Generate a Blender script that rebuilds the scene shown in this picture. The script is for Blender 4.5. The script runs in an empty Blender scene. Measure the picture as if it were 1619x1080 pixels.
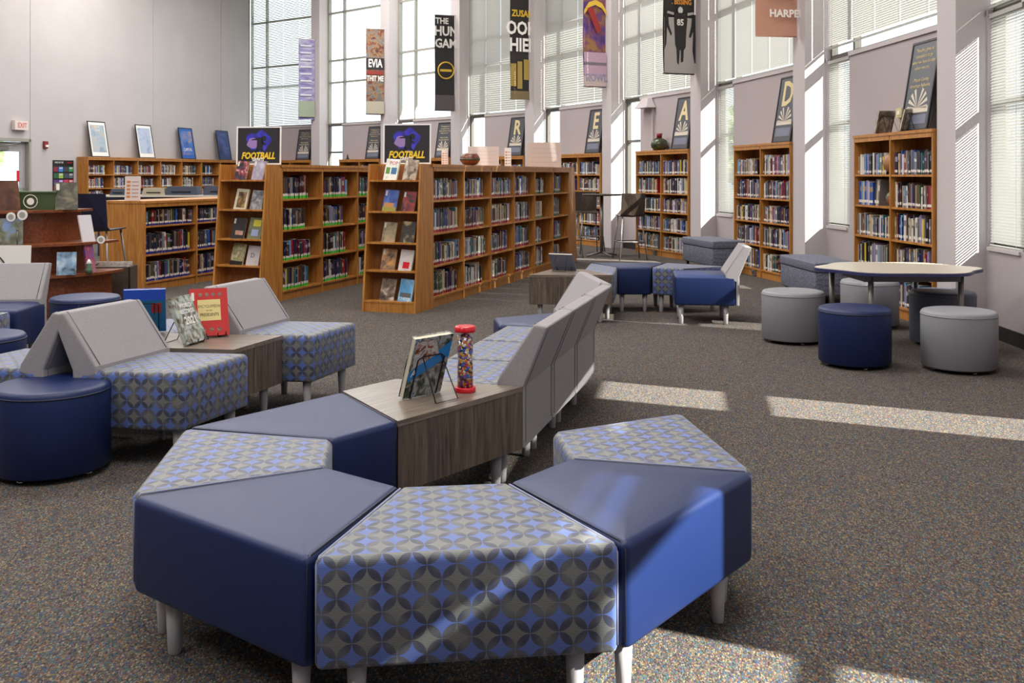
import bpy, bmesh, math, random
from mathutils import Vector, Matrix
random.seed(11)
PI = math.pi
R = math.radians
scn = bpy.context.scene
COL = scn.collection
# ------------------------------------------------------------------ camera, world, sun, lights, exposure
F, HOR, H = 1574.0, 276.0, 1.41
cam_d = bpy.data.cameras.new('camera'); cam = bpy.data.objects.new('camera', cam_d); COL.objects.link(cam)
cam.location = (0, 0, H); cam.rotation_euler = (R(90), 0, 0)
cam_d.sensor_width = 36; cam_d.lens = 36*F/1619; cam_d.shift_y = -(540-HOR)/1619
cam_d.clip_end = 300
scn.camera = cam
scn.view_settings.view_transform = 'Standard'; scn.view_settings.look = 'None'
scn.view_settings.gamma = 1; scn.view_settings.use_curve_mapping = False
scn.view_settings.exposure = -0.45
try:
    scn.cycles.use_denoising = True
    scn.cycles.max_bounces = 8; scn.cycles.diffuse_bounces = 5; scn.cycles.transparent_max_bounces = 8
    scn.cycles.sample_clamp_indirect = 6
    scn.cycles.caustics_reflective = False; scn.cycles.caustics_refractive = False
except Exception: pass
world = bpy.data.worlds.new('world'); scn.world = world; world.use_nodes = True
wn = world.node_tree.nodes; wl = world.node_tree.links
bg = wn['Background']; bg.inputs['Strength'].default_value = 3.6
tc = wn.new('ShaderNodeTexCoord'); sx = wn.new('ShaderNodeSeparateXYZ'); wl.new(tc.outputs['Generated'], sx.inputs[0])
cr = wn.new('ShaderNodeValToRGB'); wl.new(sx.outputs['Z'], cr.inputs[0]); wl.new(cr.outputs[0], bg.inputs['Color'])
cr.color_ramp.elements[0].position = 0.0; cr.color_ramp.elements[0].color = (.80, .89, 1, 1)
cr.color_ramp.elements[1].position = 0.9; cr.color_ramp.elements[1].color = (.62, .76, 1, 1)
EL = math.atan(.73)
sun_d = bpy.data.lights.new('sun', 'SUN'); sun = bpy.data.objects.new('sun', sun_d); COL.objects.link(sun)
sun_d.energy = 38.0; sun_d.angle = R(.6); sun_d.color = (1, .95, .88)
ray = Vector((-.907*math.cos(EL), .42*math.cos(EL), -math.sin(EL)))
sun.rotation_euler = ray.to_track_quat('-Z', 'Y').to_euler(); sun.location = (20, -10, 20)
def area(x, y, z, sx_, sy_, e, col=(1, .97, .93)):  # unseen overhead fill light, added to brighten the interior
    d = bpy.data.lights.new('overhead_fill', 'AREA'); o = bpy.data.objects.new('overhead_fill', d); COL.objects.link(o)
    d.shape = 'RECTANGLE'; d.size = sx_; d.size_y = sy_; d.energy = e; d.color = col; o.location = (x, y, z)
for (x, y) in ((-5, -1), (0, 2), (-5, 8), (0, 9), (-5, 16), (0, 17), (-4, 24), (-9, 14), (-10, 5), (-8, 22)):
    area(x, y, 7.3, 3.0, 3.0, 430)

# ------------------------------------------------------------------ materials
def nt(name):
    m = bpy.data.materials.new(name); m.use_nodes = True
    return m, m.node_tree.nodes, m.node_tree.links, m.node_tree.nodes['Principled BSDF']
_M = {}
def mat(name, col, rough=.6, spec=.5, metal=0, noise=0, nscale=40, bump=0, bscale=200, stretch=None, sheen=0, coat=0):
    if name in _M: return _M[name]
    m, n, l, b = nt(name); _M[name] = m
    b.inputs['Base Color'].default_value = (*col, 1); b.inputs['Roughness'].default_value = rough
    b.inputs['Specular IOR Level'].default_value = spec; b.inputs['Metallic'].default_value = metal
    if sheen: b.inputs['Sheen Weight'].default_value = sheen
    if coat: b.inputs['Coat Weight'].default_value = coat; b.inputs['Coat Roughness'].default_value = .25
    if noise or bump:
        t = n.new('ShaderNodeTexCoord'); mp = n.new('ShaderNodeMapping'); l.new(t.outputs['Object'], mp.inputs[0])
        if stretch: mp.inputs['Scale'].default_value = stretch
    if noise:
        nz = n.new('ShaderNodeTexNoise'); nz.inputs['Scale'].default_value = nscale; nz.inputs['Detail'].default_value = 4
        l.new(mp.outputs[0], nz.inputs['Vector'])
        r = n.new('ShaderNodeValToRGB'); l.new(nz.outputs['Fac'], r.inputs[0]); l.new(r.outputs[0], b.inputs['Base Color'])
        r.color_ramp.elements[0].position = .35; r.color_ramp.elements[1].position = .65
        r.color_ramp.elements[0].color = (*[c*(1-noise) for c in col], 1); r.color_ramp.elements[1].color = (*[min(1, c*(1+noise)) for c in col], 1)
    if bump:
        nb = n.new('ShaderNodeTexNoise'); nb.inputs['Scale'].default_value = bscale; nb.inputs['Detail'].default_value = 3
        l.new(mp.outputs[0], nb.inputs['Vector'])
        bp = n.new('ShaderNodeBump'); bp.inputs['Strength'].default_value = bump; bp.inputs['Distance'].default_value = .002
        l.new(nb.outputs['Fac'], bp.inputs['Height']); l.new(bp.outputs[0], b.inputs['Normal'])
    return m
def sr(r, g, b):
    f = lambda c: (c/255/12.92) if c/255 <= .04045 else ((c/255+.055)/1.055)**2.4
    return (f(r), f(g), f(b))
def wood(name, c1, c2, rough=.45, sc=1.0, dark=None, vertical=True):
    m, n, l, b = nt(name); _M[name] = m
    t = n.new('ShaderNodeTexCoord'); mp = n.new('ShaderNodeMapping'); l.new(t.outputs['Object'], mp.inputs[0])
    mp.inputs['Scale'].default_value = (14*sc, 14*sc, 1.1*sc) if vertical else (1.1*sc, 14*sc, 14*sc)
    nz = n.new('ShaderNodeTexNoise'); nz.inputs['Scale'].default_value = 3; nz.inputs['Detail'].default_value = 8; nz.inputs['Distortion'].default_value = .6
    l.new(mp.outputs[0], nz.inputs['Vector'])
    r = n.new('ShaderNodeValToRGB'); l.new(nz.outputs['Fac'], r.inputs[0])
    r.color_ramp.elements[0].position = .3; r.color_ramp.elements[0].color = (*c1, 1)
    r.color_ramp.elements[1].position = .72; r.color_ramp.elements[1].color = (*c2, 1)
    l.new(r.outputs[0], b.inputs['Base Color']); b.inputs['Roughness'].default_value = rough
    return m
OAK = wood('honey_oak', sr(150, 92, 36), sr(196, 138, 70), .38)
OAKB = wood('oak_backboard', sr(120, 72, 34), sr(160, 104, 56), .5)
WAL = wood('grey_walnut', sr(62, 52, 46), sr(118, 103, 90), .42, sc=1.3)
WALT = wood('grey_walnut_top', sr(98, 86, 77), sr(140, 126, 114), .3, sc=1.3, vertical=False)
CHE = wood('cherry_veneer', sr(88, 42, 20), sr(140, 74, 38), .4, vertical=False)
BARW = wood('dark_ply', sr(38, 30, 25), sr(70, 58, 48), .4, sc=1.4)
NAVY = mat('navy_vinyl', (.0050, .0165, .080), .46, .42, bump=.15, bscale=500)
NAVYP = mat('navy_piping', (.006, .010, .035), .45, .5)
GREYF = mat('grey_woven_fabric', sr(152, 147, 150), .85, .2, noise=.10, nscale=220, bump=.3, bscale=900)
GREYV = mat('grey_vinyl', sr(138, 138, 144), .5, .4, bump=.1, bscale=400)
LEG = mat('grey_plastic_leg', sr(158, 154, 156), .45, .4)
WALLM = mat('wall_paint', sr(184, 178, 178), .85, .2, noise=.03, nscale=1.2)
PIERM = mat('pier_paint', sr(172, 162, 164), .85, .2)
COLM = mat('column_paint', sr(188, 180, 181), .8, .2)
FRAMEM = mat('window_frame_bronze', sr(84, 80, 74), .5, .4)
FRAMEL = mat('window_frame_light', sr(150, 147, 138), .5, .4)
BASEM = mat('rubber_base', sr(40, 38, 38), .6, .3)
BLINDM = mat('blind_slat', sr(178, 177, 172), .55, .3)
_n = BLINDM.node_tree.nodes; _l = BLINDM.node_tree.links; _t = _n.new('ShaderNodeBsdfTranslucent'); _t.inputs[0].default_value = (*sr(204, 203, 198), 1)
_x = _n.new('ShaderNodeMixShader'); _x.inputs[0].default_value = .13; _l.new(_n['Principled BSDF'].outputs[0], _x.inputs[1]); _l.new(_t.outputs[0], _x.inputs[2]); _l.new(_x.outputs[0], _n['Material Output'].inputs[0])
CEILM = mat('ceiling_paint', sr(205, 202, 198), .9, .1)
WHITE = mat('white_print', sr(232, 228, 224), .6, .3)
PAPER = mat('page_cream', sr(214, 204, 182), .8, .2)
BLACK = mat('black_frame', sr(28, 26, 28), .4, .4)
WIRE = mat('black_wire', sr(30, 30, 32), .35, .5, metal=.6)
CHROME = mat('chrome', sr(200, 200, 205), .2, .5, metal=1)
STEEL = mat('grey_metal_tube', sr(130, 126, 122), .4, .5, metal=.5)
GOLD = mat('gold_ink', sr(214, 176, 60), .5, .4)
CREAM = mat('cream_ink', sr(214, 196, 150), .6, .3)
RED = mat('red_plastic', sr(200, 16, 34), .25, .6)
def glass():
    m = bpy.data.materials.new('window_glass'); m.use_nodes = True; n = m.node_tree.nodes; l = m.node_tree.links
    n.clear(); o = n.new('ShaderNodeOutputMaterial'); t = n.new('ShaderNodeBsdfTransparent'); g = n.new('ShaderNodeBsdfGlossy')
    g.inputs['Roughness'].default_value = .02; mx = n.new('ShaderNodeMixShader'); mx.inputs[0].default_value = .06
    t.inputs[0].default_value = (.94, .97, .96, 1)
    l.new(t.outputs[0], mx.inputs[1]); l.new(g.outputs[0], mx.inputs[2]); l.new(mx.outputs[0], o.inputs[0]); return m
GLASS = glass()
class NB:
    def __init__(s, n, l): s.n, s.l = n, l
    def m(s, op, a, b=None, c=None):
        x = s.n.new('ShaderNodeMath'); x.operation = op
        for i, v in enumerate((a, b, c)):
            if v is None: continue
            if isinstance(v, (int, float)): x.inputs[i].default_value = v
            else: s.l.new(v, x.inputs[i])
        return x.outputs[0]
    def mix(s, f, a, b):
        x = s.n.new('ShaderNodeMix'); x.data_type = 'RGBA'
        if isinstance(f, (int, float)): x.inputs[0].default_value = f
        else: s.l.new(f, x.inputs[0])
        for i, v in ((6, a), (7, b)):
            if isinstance(v, tuple): x.inputs[i].default_value = (*v, 1)
            else: s.l.new(v, x.inputs[i])
        return x.outputs[2]
def circle_fabric():
    m, n, l, b = nt('circle_pattern_fabric'); k = NB(n, l)
    uv = n.new('ShaderNodeUVMap'); s = n.new('ShaderNodeSeparateXYZ'); l.new(uv.outputs[0], s.inputs[0])
    P = .0745
    U = k.m('DIVIDE', s.outputs[0], P); V = k.m('DIVIDE', s.outputs[1], P)
    def d(off):
        a = k.m('SUBTRACT', k.m('FRACT', k.m('ADD', U, off)), .5); c = k.m('SUBTRACT', k.m('FRACT', k.m('ADD', V, off)), .5)
        return k.m('SQRT', k.m('ADD', k.m('MULTIPLY', a, a), k.m('MULTIPLY', c, c)))
    inA = k.m('LESS_THAN', d(.5), .492); inB = k.m('LESS_THAN', d(0.0), .492)
    pet = k.m('MULTIPLY', inA, inB)
    nz = n.new('ShaderNodeTexNoise'); nz.inputs['Scale'].default_value = 19; nz.inputs['Detail'].default_value = 0
    l.new(uv.outputs[0], nz.inputs['Vector'])
    petf = k.m('MULTIPLY', pet, k.m('ADD', k.m('MULTIPLY', nz.outputs['Fac'], 1.7), -.1))
    petf = k.m('MINIMUM', petf, 1.0)
    base = k.mix(inA, (.105, .17, .50), (.20, .20, .18))
    base = k.mix(petf, base, (.045, .048, .085))
    rib = k.m('FRACT', k.m('DIVIDE', s.outputs[1], .0038)); ribd = k.m('ABSOLUTE', k.m('SUBTRACT', rib, .5))
    ribm = k.m('MULTIPLY', k.m('GREATER_THAN', ribd, .3), .62)
    base = k.mix(ribm, base, (.03, .035, .07))
    l.new(base, b.inputs['Base Color']); b.inputs['Roughness'].default_value = .5
    b.inputs['Specular IOR Level'].default_value = .45; b.inputs['Sheen Weight'].default_value = .18
    bp = n.new('ShaderNodeBump'); bp.inputs['Strength'].default_value = .5; bp.inputs['Distance'].default_value = .001
    l.new(ribd, bp.inputs['Height']); l.new(bp.outputs[0], b.inputs['Normal'])
    return m
CIRC = circle_fabric()
def tweed():
    m, n, l, b = nt('grey_tweed'); k = NB(n, l)
    uv = n.new('ShaderNodeTexCoord'); s = n.new('ShaderNodeSeparateXYZ'); l.new(uv.outputs['Object'], s.inputs[0])
    nz = n.new('ShaderNodeTexNoise'); nz.inputs['Scale'].default_value = 60; l.new(uv.outputs['Object'], nz.inputs['Vector'])
    a = k.m('SINE', k.m('MULTIPLY', s.outputs[0], 110)); c = k.m('SINE', k.m('MULTIPLY', s.outputs[2], 110))
    f = k.m('ADD', k.m('MULTIPLY', k.m('MULTIPLY', a, c), .06), nz.outputs['Fac'])
    r = n.new('ShaderNodeValToRGB'); l.new(f, r.inputs[0]); l.new(r.outputs[0], b.inputs['Base Color'])
    r.color_ramp.elements[0].position = .35; r.color_ramp.elements[0].color = (*sr(78, 82, 96), 1)
    r.color_ramp.elements[1].position = .7; r.color_ramp.elements[1].color = (*sr(120, 124, 142), 1)
    b.inputs['Roughness'].default_value = .7; return m
TWEED = tweed()
def carpet():
    m, n, l, b = nt('multicolour_loop_carpet'); k = NB(n, l)
    t = n.new('ShaderNodeTexCoord')
    mp = n.new('ShaderNodeMapping'); mp.inputs['Rotation'].default_value = (0, 0, R(28)); mp.inputs['Scale'].default_value = (210, 110, 1)
    l.new(t.outputs['Object'], mp.inputs[0])
    v = n.new('ShaderNodeTexVoronoi'); v.inputs['Scale'].default_value = 1; l.new(mp.outputs[0], v.inputs['Vector'])
    s = n.new('ShaderNodeSeparateColor'); l.new(v.outputs['Color'], s.inputs[0])
    r = n.new('ShaderNodeValToRGB'); r.color_ramp.interpolation = 'CONSTANT'
    cols = [(0, sr(84, 78, 68)), (.18, sr(128, 112, 86)), (.34, sr(54, 52, 56)), (.47, sr(126, 88, 70)), (.58, sr(70, 104, 108)), (.7, sr(98, 74, 92)), (.8, sr(150, 138, 112)), (.9, sr(64, 84, 118))]
    for i, (p, c) in enumerate(cols):
        e = r.color_ramp.elements[i] if i < 2 else r.color_ramp.elements.new(p)
        e.position = p; e.color = (*c, 1)
    nz = n.new('ShaderNodeTexNoise'); nz.inputs['Scale'].default_value = 22; nz.inputs['Detail'].default_value = 3; l.new(t.outputs['Object'], nz.inputs['Vector'])
    f = k.m('FRACT', k.m('ADD', s.outputs[0], k.m('MULTIPLY', nz.outputs['Fac'], .6)))
    l.new(f, r.inputs[0])
    sh = k.m('MULTIPLY', v.outputs['Distance'], 1.0)
    col = k.mix(k.m('MULTIPLY', k.m('MINIMUM', sh, 1.0), .75), r.outputs[0], (.035, .03, .028))
    l.new(col, b.inputs['Base Color']); b.inputs['Roughness'].default_value = .95; b.inputs['Specular IOR Level'].default_value = .1
    bp = n.new('ShaderNodeBump'); bp.inputs['Strength'].default_value = .6; bp.inputs['Distance'].default_value = .003; bp.invert = True
    l.new(v.outputs['Distance'], bp.inputs['Height']); l.new(bp.outputs[0], b.inputs['Normal'])
    return m
CARPET = carpet()
def blotch(name, cols, scale=9, seed=0, rough=.45, stretch=(1, 1, 1)):
    """printed picture: patches of a few inks"""
    m, n, l, b = nt(name)
    t = n.new('ShaderNodeTexCoord'); mp = n.new('ShaderNodeMapping'); l.new(t.outputs['Object'], mp.inputs[0])
    mp.inputs['Location'].default_value = (seed*3.1, seed*1.7, seed); mp.inputs['Scale'].default_value = stretch
    nz = n.new('ShaderNodeTexNoise'); nz.inputs['Scale'].default_value = scale; nz.inputs['Detail'].default_value = 5; nz.inputs['Distortion'].default_value = .8
    l.new(mp.outputs[0], nz.inputs['Vector'])
    r = n.new('ShaderNodeValToRGB'); l.new(nz.outputs['Fac'], r.inputs[0])
    k = len(cols)
    for i, c in enumerate(cols):
        e = r.color_ramp.elements[i] if i < 2 else r.color_ramp.elements.new(.5)
    for i, c in enumerate(cols):
        e = r.color_ramp.elements[i]; e.position = .3+.4*i/max(1, k-1); e.color = (*c, 1)
    l.new(r.outputs[0], b.inputs['Base Color']); b.inputs['Roughness'].default_value = rough
    return m

# ------------------------------------------------------------------ mesh builder
class MB:
    def __init__(s): s.v = []; s.f = []; s.mi = []; s.uv = []; s.sm = []
    def add(s, vs, fs, mi=0, uvs=None, smooth=False):
        o = len(s.v); s.v += [tuple(v) for v in vs]
        for i, f in enumerate(fs):
            s.f.append([o+j for j in f]); s.mi.append(mi); s.uv.append(uvs[i] if uvs else None); s.sm.append(smooth)
        return s
    def box(s, x0, x1, y0, y1, z0, z1, mi=0, M=None):
        v = [Vector(p) for p in ((x0,y0,z0),(x1,y0,z0),(x1,y1,z0),(x0,y1,z0),(x0,y0,z1),(x1,y0,z1),(x1,y1,z1),(x0,y1,z1))]
        if M is not None: v = [M @ p for p in v]
        return s.add(v, [(0,3,2,1),(4,5,6,7),(0,1,5,4),(1,2,6,5),(2,3,7,6),(3,0,4,7)], mi)
    def prism(s, poly, z0, z1, mi=0, mtop=None, M=None):
        n = len(poly); v = [Vector((x, y, z0)) for x, y in poly]+[Vector((x, y, z1)) for x, y in poly]
        if M is not None: v = [M @ p for p in v]
        s.add(v, [tuple(range(n-1, -1, -1))]+[(i, (i+1) % n, n+(i+1) % n, n+i) for i in range(n)], mi)
        s.f.append([len(s.v)-n+i for i in range(n)]); s.mi.append(mi if mtop is None else mtop); s.uv.append(None); s.sm.append(False)
        return s
    def lathe(s, prof, seg=24, c=(0, 0, 0), mi=0, smooth=True, M=None):
        vs = []; fs = []
        for r, z in prof:
            for k in range(seg):
                a = 2*PI*k/seg; vs.append(Vector((c[0]+r*math.cos(a), c[1]+r*math.sin(a), c[2]+z)))
        if M is not None: vs = [M @ p for p in vs]
        for i in range(len(prof)-1):
            for k in range(seg):
                fs.append((i*seg+k, i*seg+(k+1) % seg, (i+1)*seg+(k+1) % seg, (i+1)*seg+k))
        s.add(vs, fs, mi, smooth=smooth)
        o = len(s.v)-len(vs)
        s.f.append([o+k for k in range(seg-1, -1, -1)]); s.f.append([o+(len(prof)-1)*seg+k for k in range(seg)])
        s.mi += [mi, mi]; s.uv += [None, None]; s.sm += [False, False]
        return s
    def tube(s, pts, r, seg=6, mi=0, r2=None):
        pts = [Vector(p) for p in pts]; vs = []; n = len(pts)
        for i, p in enumerate(pts):
            d = (pts[min(i+1, n-1)]-pts[max(i-1, 0)]).normalized()
            a = d.orthogonal().normalized() if i == 0 else (a-d*a.dot(d)).normalized()
            b = d.cross(a); rr = r if r2 is None else r+(r2-r)*i/(n-1)
            for k in range(seg):
                t = 2*PI*k/seg; vs.append(p+a*rr*math.cos(t)+b*rr*math.sin(t))
        fs = [(i*seg+k, i*seg+(k+1) % seg, (i+1)*seg+(k+1) % seg, (i+1)*seg+k) for i in range(n-1) for k in range(seg)]
        fs += [tuple(range(seg-1, -1, -1)), tuple((n-1)*seg+k for k in range(seg))]
        return s.add(vs, fs, mi, smooth=True)
    def obj(s, name, mats, parent=None, loc=(0, 0, 0), rz=0, shear=None):
        me = bpy.data.meshes.new(name)
        vs = s.v if shear is None else [(x+y*shear[0], y*shear[1], z) for x, y, z in s.v]
        me.from_pydata(vs, [], s.f)
        if not isinstance(mats, (list, tuple)): mats = [mats]
        for m in mats: me.materials.append(m)
        me.polygons.foreach_set('material_index', s.mi); me.polygons.foreach_set('use_smooth', s.sm)
        if any(u is not None for u in s.uv):
            ul = me.uv_layers.new(name='UVMap')
            for p, u in zip(me.polygons, s.uv):
                if u is None: continue
                for li, c in zip(p.loop_indices, u): ul.data[li].uv = c
        me.update()
        o = bpy.data.objects.new(name, me); COL.objects.link(o)
        o.location = loc; o.rotation_euler = (0, 0, rz)
        if parent is not None: o.parent = parent
        return o
def tag(o, label=None, cat=None, group=None, kind=None):
    if label: o['label'] = label
    if cat: o['category'] = cat
    if group: o['group'] = group
    if kind: o['kind'] = kind
    return o
def thing(name, label, cat, loc=(0, 0, 0), rz=0, group=None):
    o = bpy.data.objects.new(name, None); COL.objects.link(o); o.location = loc; o.rotation_euler = (0, 0, rz)
    o.empty_display_size = .1
    return tag(o, label, cat, group)
def clone(o, parent=None):
    c = o.copy(); COL.objects.link(c)
    if parent is not None: c.parent = parent
    for ch in list(o.children): clone(ch, c)
    return c
def text(body, size, m, parent, M, ext=.001, ax='CENTER', sx=1.0, name='lettering', ls=1.0):
    d = bpy.data.curves.new(name, 'FONT'); d.body = body; d.size = size; d.extrude = ext; d.align_x = ax; d.align_y = 'CENTER'
    d.resolution_u = 2; d.space_line = ls; d.materials.append(m)
    o = bpy.data.objects.new(name, d); COL.objects.link(o); o.parent = parent
    o.matrix_local = M @ Matrix.Diagonal((sx, 1, 1, 1))
    return o
def T(x, y, z): return Matrix.Translation((x, y, z))
def RX(a): return Matrix.Rotation(a, 4, 'X')
def RY(a): return Matrix.Rotation(a, 4, 'Y')
def RZ(a): return Matrix.Rotation(a, 4, 'Z')

# ------------------------------------------------------------------ setting
def ccw0(poly):
    A = sum(poly[i-1][0]*poly[i][1]-poly[i][0]*poly[i-1][1] for i in range(len(poly)))
    return poly if A > 0 else poly[::-1]
ND = [(-8.05, 30.5), (-5.33, 28.6), (-3.08, 26.6), (-1.08, 24.5), (.71, 22.1), (2.15, 19.2), (3.28, 16.0), (3.91, 12.4), (4.17, 8.75), (3.98, 5.36), (3.35, 1.82), (2.35, -1.7), (.9, -5.0)]
CH = 7.6
WIN_W = .72; SILL = .78; HEAD = 2.85; CW = .33; CP = .28
OUT = [(x*1.0+.0, y) for x, y in ND[::-1]]+[(-8.05-.2, 30.55), (-20.3, -8.1), (.95, -8.1)]
fl = MB().prism(ccw0(OUT), -.1, 0); tag(fl.obj('floor', CARPET), 'multicoloured brown loop carpet floor', kind='structure')
COUT = [(x+2.2, y+1.7) for x, y in ND[::-1]]+[(-8.45, 32.6), (-20.7, -8.3), (1.2, -8.3)]  # ceiling outline, widened past the windows as an added eave against high sun
tag(MB().prism(ccw0(COUT), CH, CH+.2).obj('ceiling', CEILM), 'high pale ceiling', kind='structure')
def bayframe(i):
    a = Vector(ND[i]); b = Vector(ND[i+1]); t = (b-a); L = t.length; t.normalize()
    return a, t, L, math.atan2(t.y, t.x)
blind_spec = {}
for i in range(len(ND)-1):
    a, t, L, th = bayframe(i); loc = (a.x, a.y, 0)
    w = tag(MB().box(0, WIN_W, 0, .2, 0, SILL).box(WIN_W, L+.02, 0, .2, 0, HEAD).obj('wall_right', PIERM, None, loc, th), 'mauve-grey painted wall pier of the curved window wall', kind='structure')
    MB().box(WIN_W, L, -.02, 0, HEAD-.05, HEAD).obj('sill', COLM, w)
    MB().box(0, L, -.012, 0, 0, .12).obj('baseboard', BASEM, w)
    MB().box(.05, WIN_W-.05, -.02, 0, SILL-.03, SILL).obj('sill', COLM, w)
    # column at near end
    c = MB(); c.box(L-CW, L, -CP, .22, 0, CH)
    tag(c.obj('wall_column', COLM, None, loc, th), 'tall painted column between the window bays', kind='structure')
    # windows
    wn_ = tag(MB().box(.0, .06, .06, .14, SILL, HEAD).box(WIN_W-.05, WIN_W, .06, .14, SILL, HEAD).box(0, WIN_W, .06, .14, SILL, SILL+.05)
              .box(0, WIN_W, .05, .15, HEAD-.06, HEAD).box(0, WIN_W, .07, .13, 2.02 if i != 9 else 1.98, 2.07 if i != 9 else 2.14).obj('window_%d' % (2*i+1), FRAMEM, None, loc, th), 'narrow window beside the column', kind='structure')
    MB().box(.06, WIN_W-.05, .098, .102, SILL+.05, 2.02).obj('pane', GLASS, wn_)
    MB().box(.06, WIN_W-.05, .098, .102, 2.07, HEAD-.06).obj('pane', GLASS, wn_)
    f = MB(); zz = [HEAD, 4.03, 4.66, 6.02, CH]; R_ = L-CW
    for z in zz: f.box(0, R_, .06, .14, z-.02, z+.03)
    for x0 in (0, WIN_W-.04, R_-.05): f.box(x0, x0+.05, .06, .14, HEAD, CH)
    wu = tag(f.obj('window_%d' % (2*i+2), FRAMEL if i < 3 else FRAMEM, None, loc, th), 'tall upper window with mullions', kind='structure')
    for z0, z1 in zip(zz[:-1], zz[1:]):
        MB().box(.05, WIN_W-.04, .098, .102, z0+.03, z1-.02).obj('pane', GLASS, wu)
        MB().box(WIN_W+.01, R_-.05, .098, .102, z0+.03, z1-.02).obj('pane', GLASS, wu)
def blind(i, x0, x1, z0, z1, tilt, pitch, label):
    a, t, L, th = bayframe(i)
    root = thing('window_blind', label, 'blind', (a.x, a.y, 0), th, 'slatted window blinds')
    nc = max(2, int((x1-x0)/.6)+1); cx_ = [x0+.1+(x1-x0-.2)*k/(nc-1) for k in range(nc)]
    gp = .005 if i < 8 and x1-x0 > 1 else .0
    w = pitch*1.12; s = MB(); n = int((z1-z0)/pitch); dy = w/2*math.cos(tilt); dz = w/2*math.sin(tilt)
    for k in range(n):
        z = z1-(k+.5)*pitch
        if z < z0+.02: break
        for xa, xb in zip([x0]+[c+gp for c in cx_], [c-gp for c in cx_]+[x1]):
            s.add([(xa, .02-dy, z-dz), (xb, .02-dy, z-dz), (xb, .02, z+.0015), (xa, .02, z+.0015), (xb, .02+dy, z+dz), (xa, .02+dy, z+dz)], [(0, 1, 2, 3), (3, 2, 4, 5)])
    o = s.obj('slats', BLINDM, root); o['kind'] = 'stuff'
    MB().box(x0, x1, .005, .035, z0-.02, z0).obj('bottom_rail', BLINDM, root)
    MB().box(x0, x1, 0, .045, z1, z1+.04).obj('headrail', BLINDM, root)
    nc = max(2, int((x1-x0)/.6)+1)
    for k in range(nc):
        xx = x0+.1+(x1-x0-.2)*k/(nc-1)
        MB().box(xx-.001, xx+.001, -.006, -.004, z0, z1).obj('ladder_cord', BLINDM, root)
names = {0: 'in the farthest window bay', 3: 'behind the brown pottery bowl', 4: 'above the letter E poster', 5: 'above the letter A poster', 6: 'above the letter D poster', 7: 'above the quotation poster', 8: 'at the right edge above the round stools', 9: 'beside the front benches', 10: 'near the camera', 11: 'behind the camera'}
for i in (0, 3, 4, 5, 6, 7, 8, 9, 10):
    L = bayframe(i)[2]; g = .13 if i == 7 else (.06 if i in (9, 10) else .03)
    tilt = R(38) if i == 0 else R(-70)
    pt = .05 if i in (0, 3, 4) else (.036 if i == 5 else .026)
    if i > 8: pt = .04
    blind(i, .03, L-CW-.02, HEAD+g, CH-.1 if i != 0 else CH-.1, tilt, pt, 'wide closed grey-white slatted blind '+names[i])
for i, z0, tilt in ((6, .8, 50), (7, .8, 58), (8, .8, 60)):
    blind(i, .05, WIN_W-.03, z0, HEAD-.08, R(tilt), .026, 'narrow open slatted blind '+{6: 'left of the tall bookcase with letter D poster', 7: 'left of the tall bookcase with quotation poster', 8: 'at the right edge beside the last column', 9: 'high in the window beside the benches'}[i])
# left wall
cx0, cy0 = ND[0]; sl = (.31, 1.0); sl = Vector(sl).normalized()
def LW(s): return (cx0-sl.x*s, cy0-sl.y*s)       # s metres from the far corner toward the camera
thL = math.atan2(-sl.y, -sl.x)                   # local x runs toward camera; interior is on local +y (right of room)
wl_ = tag(MB().box(0, .03, -.01, .03, 0, CH).obj('wall_left', WALLM, None, (*LW(0), 0), thL), 'tall plain light grey painted left wall', kind='structure')
DS0, DS1, DZ = 8.85, 10.2, 2.13                   # door span from the corner
def wp(x0, x1, z0=0, z1=CH): MB().box(x0+.006, x1-.006, -.2, 0, z0, z1).obj('wall_panel', WALLM, wl_)
wp(0, 1.5); wp(1.5, 4.6); wp(4.6, DS0); wp(DS1, 16); wp(16, 22); wp(22, 30); wp(30, 40); wp(DS0, DS1, DZ+.07)
MB().box(0, DS0, -.22, -.2, 0, CH).box(DS1, 40, -.22, -.2, 0, CH).box(DS0, DS1, -.22, -.2, DZ+.07, CH).obj('joint_backing', WALLM, wl_)
# door
dr = tag(MB().box(DS0, DS0+.06, -.2, .03, 0, DZ+.06).box(DS1-.06, DS1, -.2, .03, 0, DZ+.06).box(DS0, DS1, -.2, .03, DZ, DZ+.07).obj('door_1', FRAMEL, None, (*LW(0), 0), thL), 'metal-framed exit door with a large glass pane', kind='structure')
MB().box(DS0+.07, DS0+.2, -.12, -.07, .02, DZ-.01).box(DS1-.2, DS1-.07, -.12, -.07, .02, DZ-.01).box(DS0+.2, DS1-.2, -.12, -.07, DZ-.22, DZ-.01).box(DS0+.2, DS1-.2, -.12, -.07, .02, .28).obj('door_leaf', mat('door_grey', sr(160, 158, 160), .5), dr)
MB().box(DS0+.2, DS1-.2, -.1, -.095, .28, DZ-.22).obj('pane', GLASS, dr)
MB().box(DS0+.12, DS1-.12, -.06, -.02, .98, 1.04).box(DS0+.1, DS0+.22, -.07, .0, .92, 1.12).obj('push_bar', STEEL, dr)
MB().box(DS1-.75, DS1-.35, -.07, -.01, DZ-.2, DZ-.1).tube([(DS1-.4, -.03, DZ-.12), (DS1-.8, .12, DZ-.06), (DS0+.3, -.02, DZ-.04)], .012).obj('door_closer', STEEL, dr)
MB().box(DS0+.22, DS0+.3, -.09, -.085, 1.25, 1.5).obj('notice', RED, dr)
# wall behind camera closing the room
MB_ = MB(); bk = tag(MB_.box(-20.6, 2, -8.2, -8, 0, CH).obj('wall_back', WALLM), 'plain wall behind the viewer', kind='structure')
MB().box(.85, 1.05, -8.2, -5, 0, CH).obj('wall_return', WALLM, bk)
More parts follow.
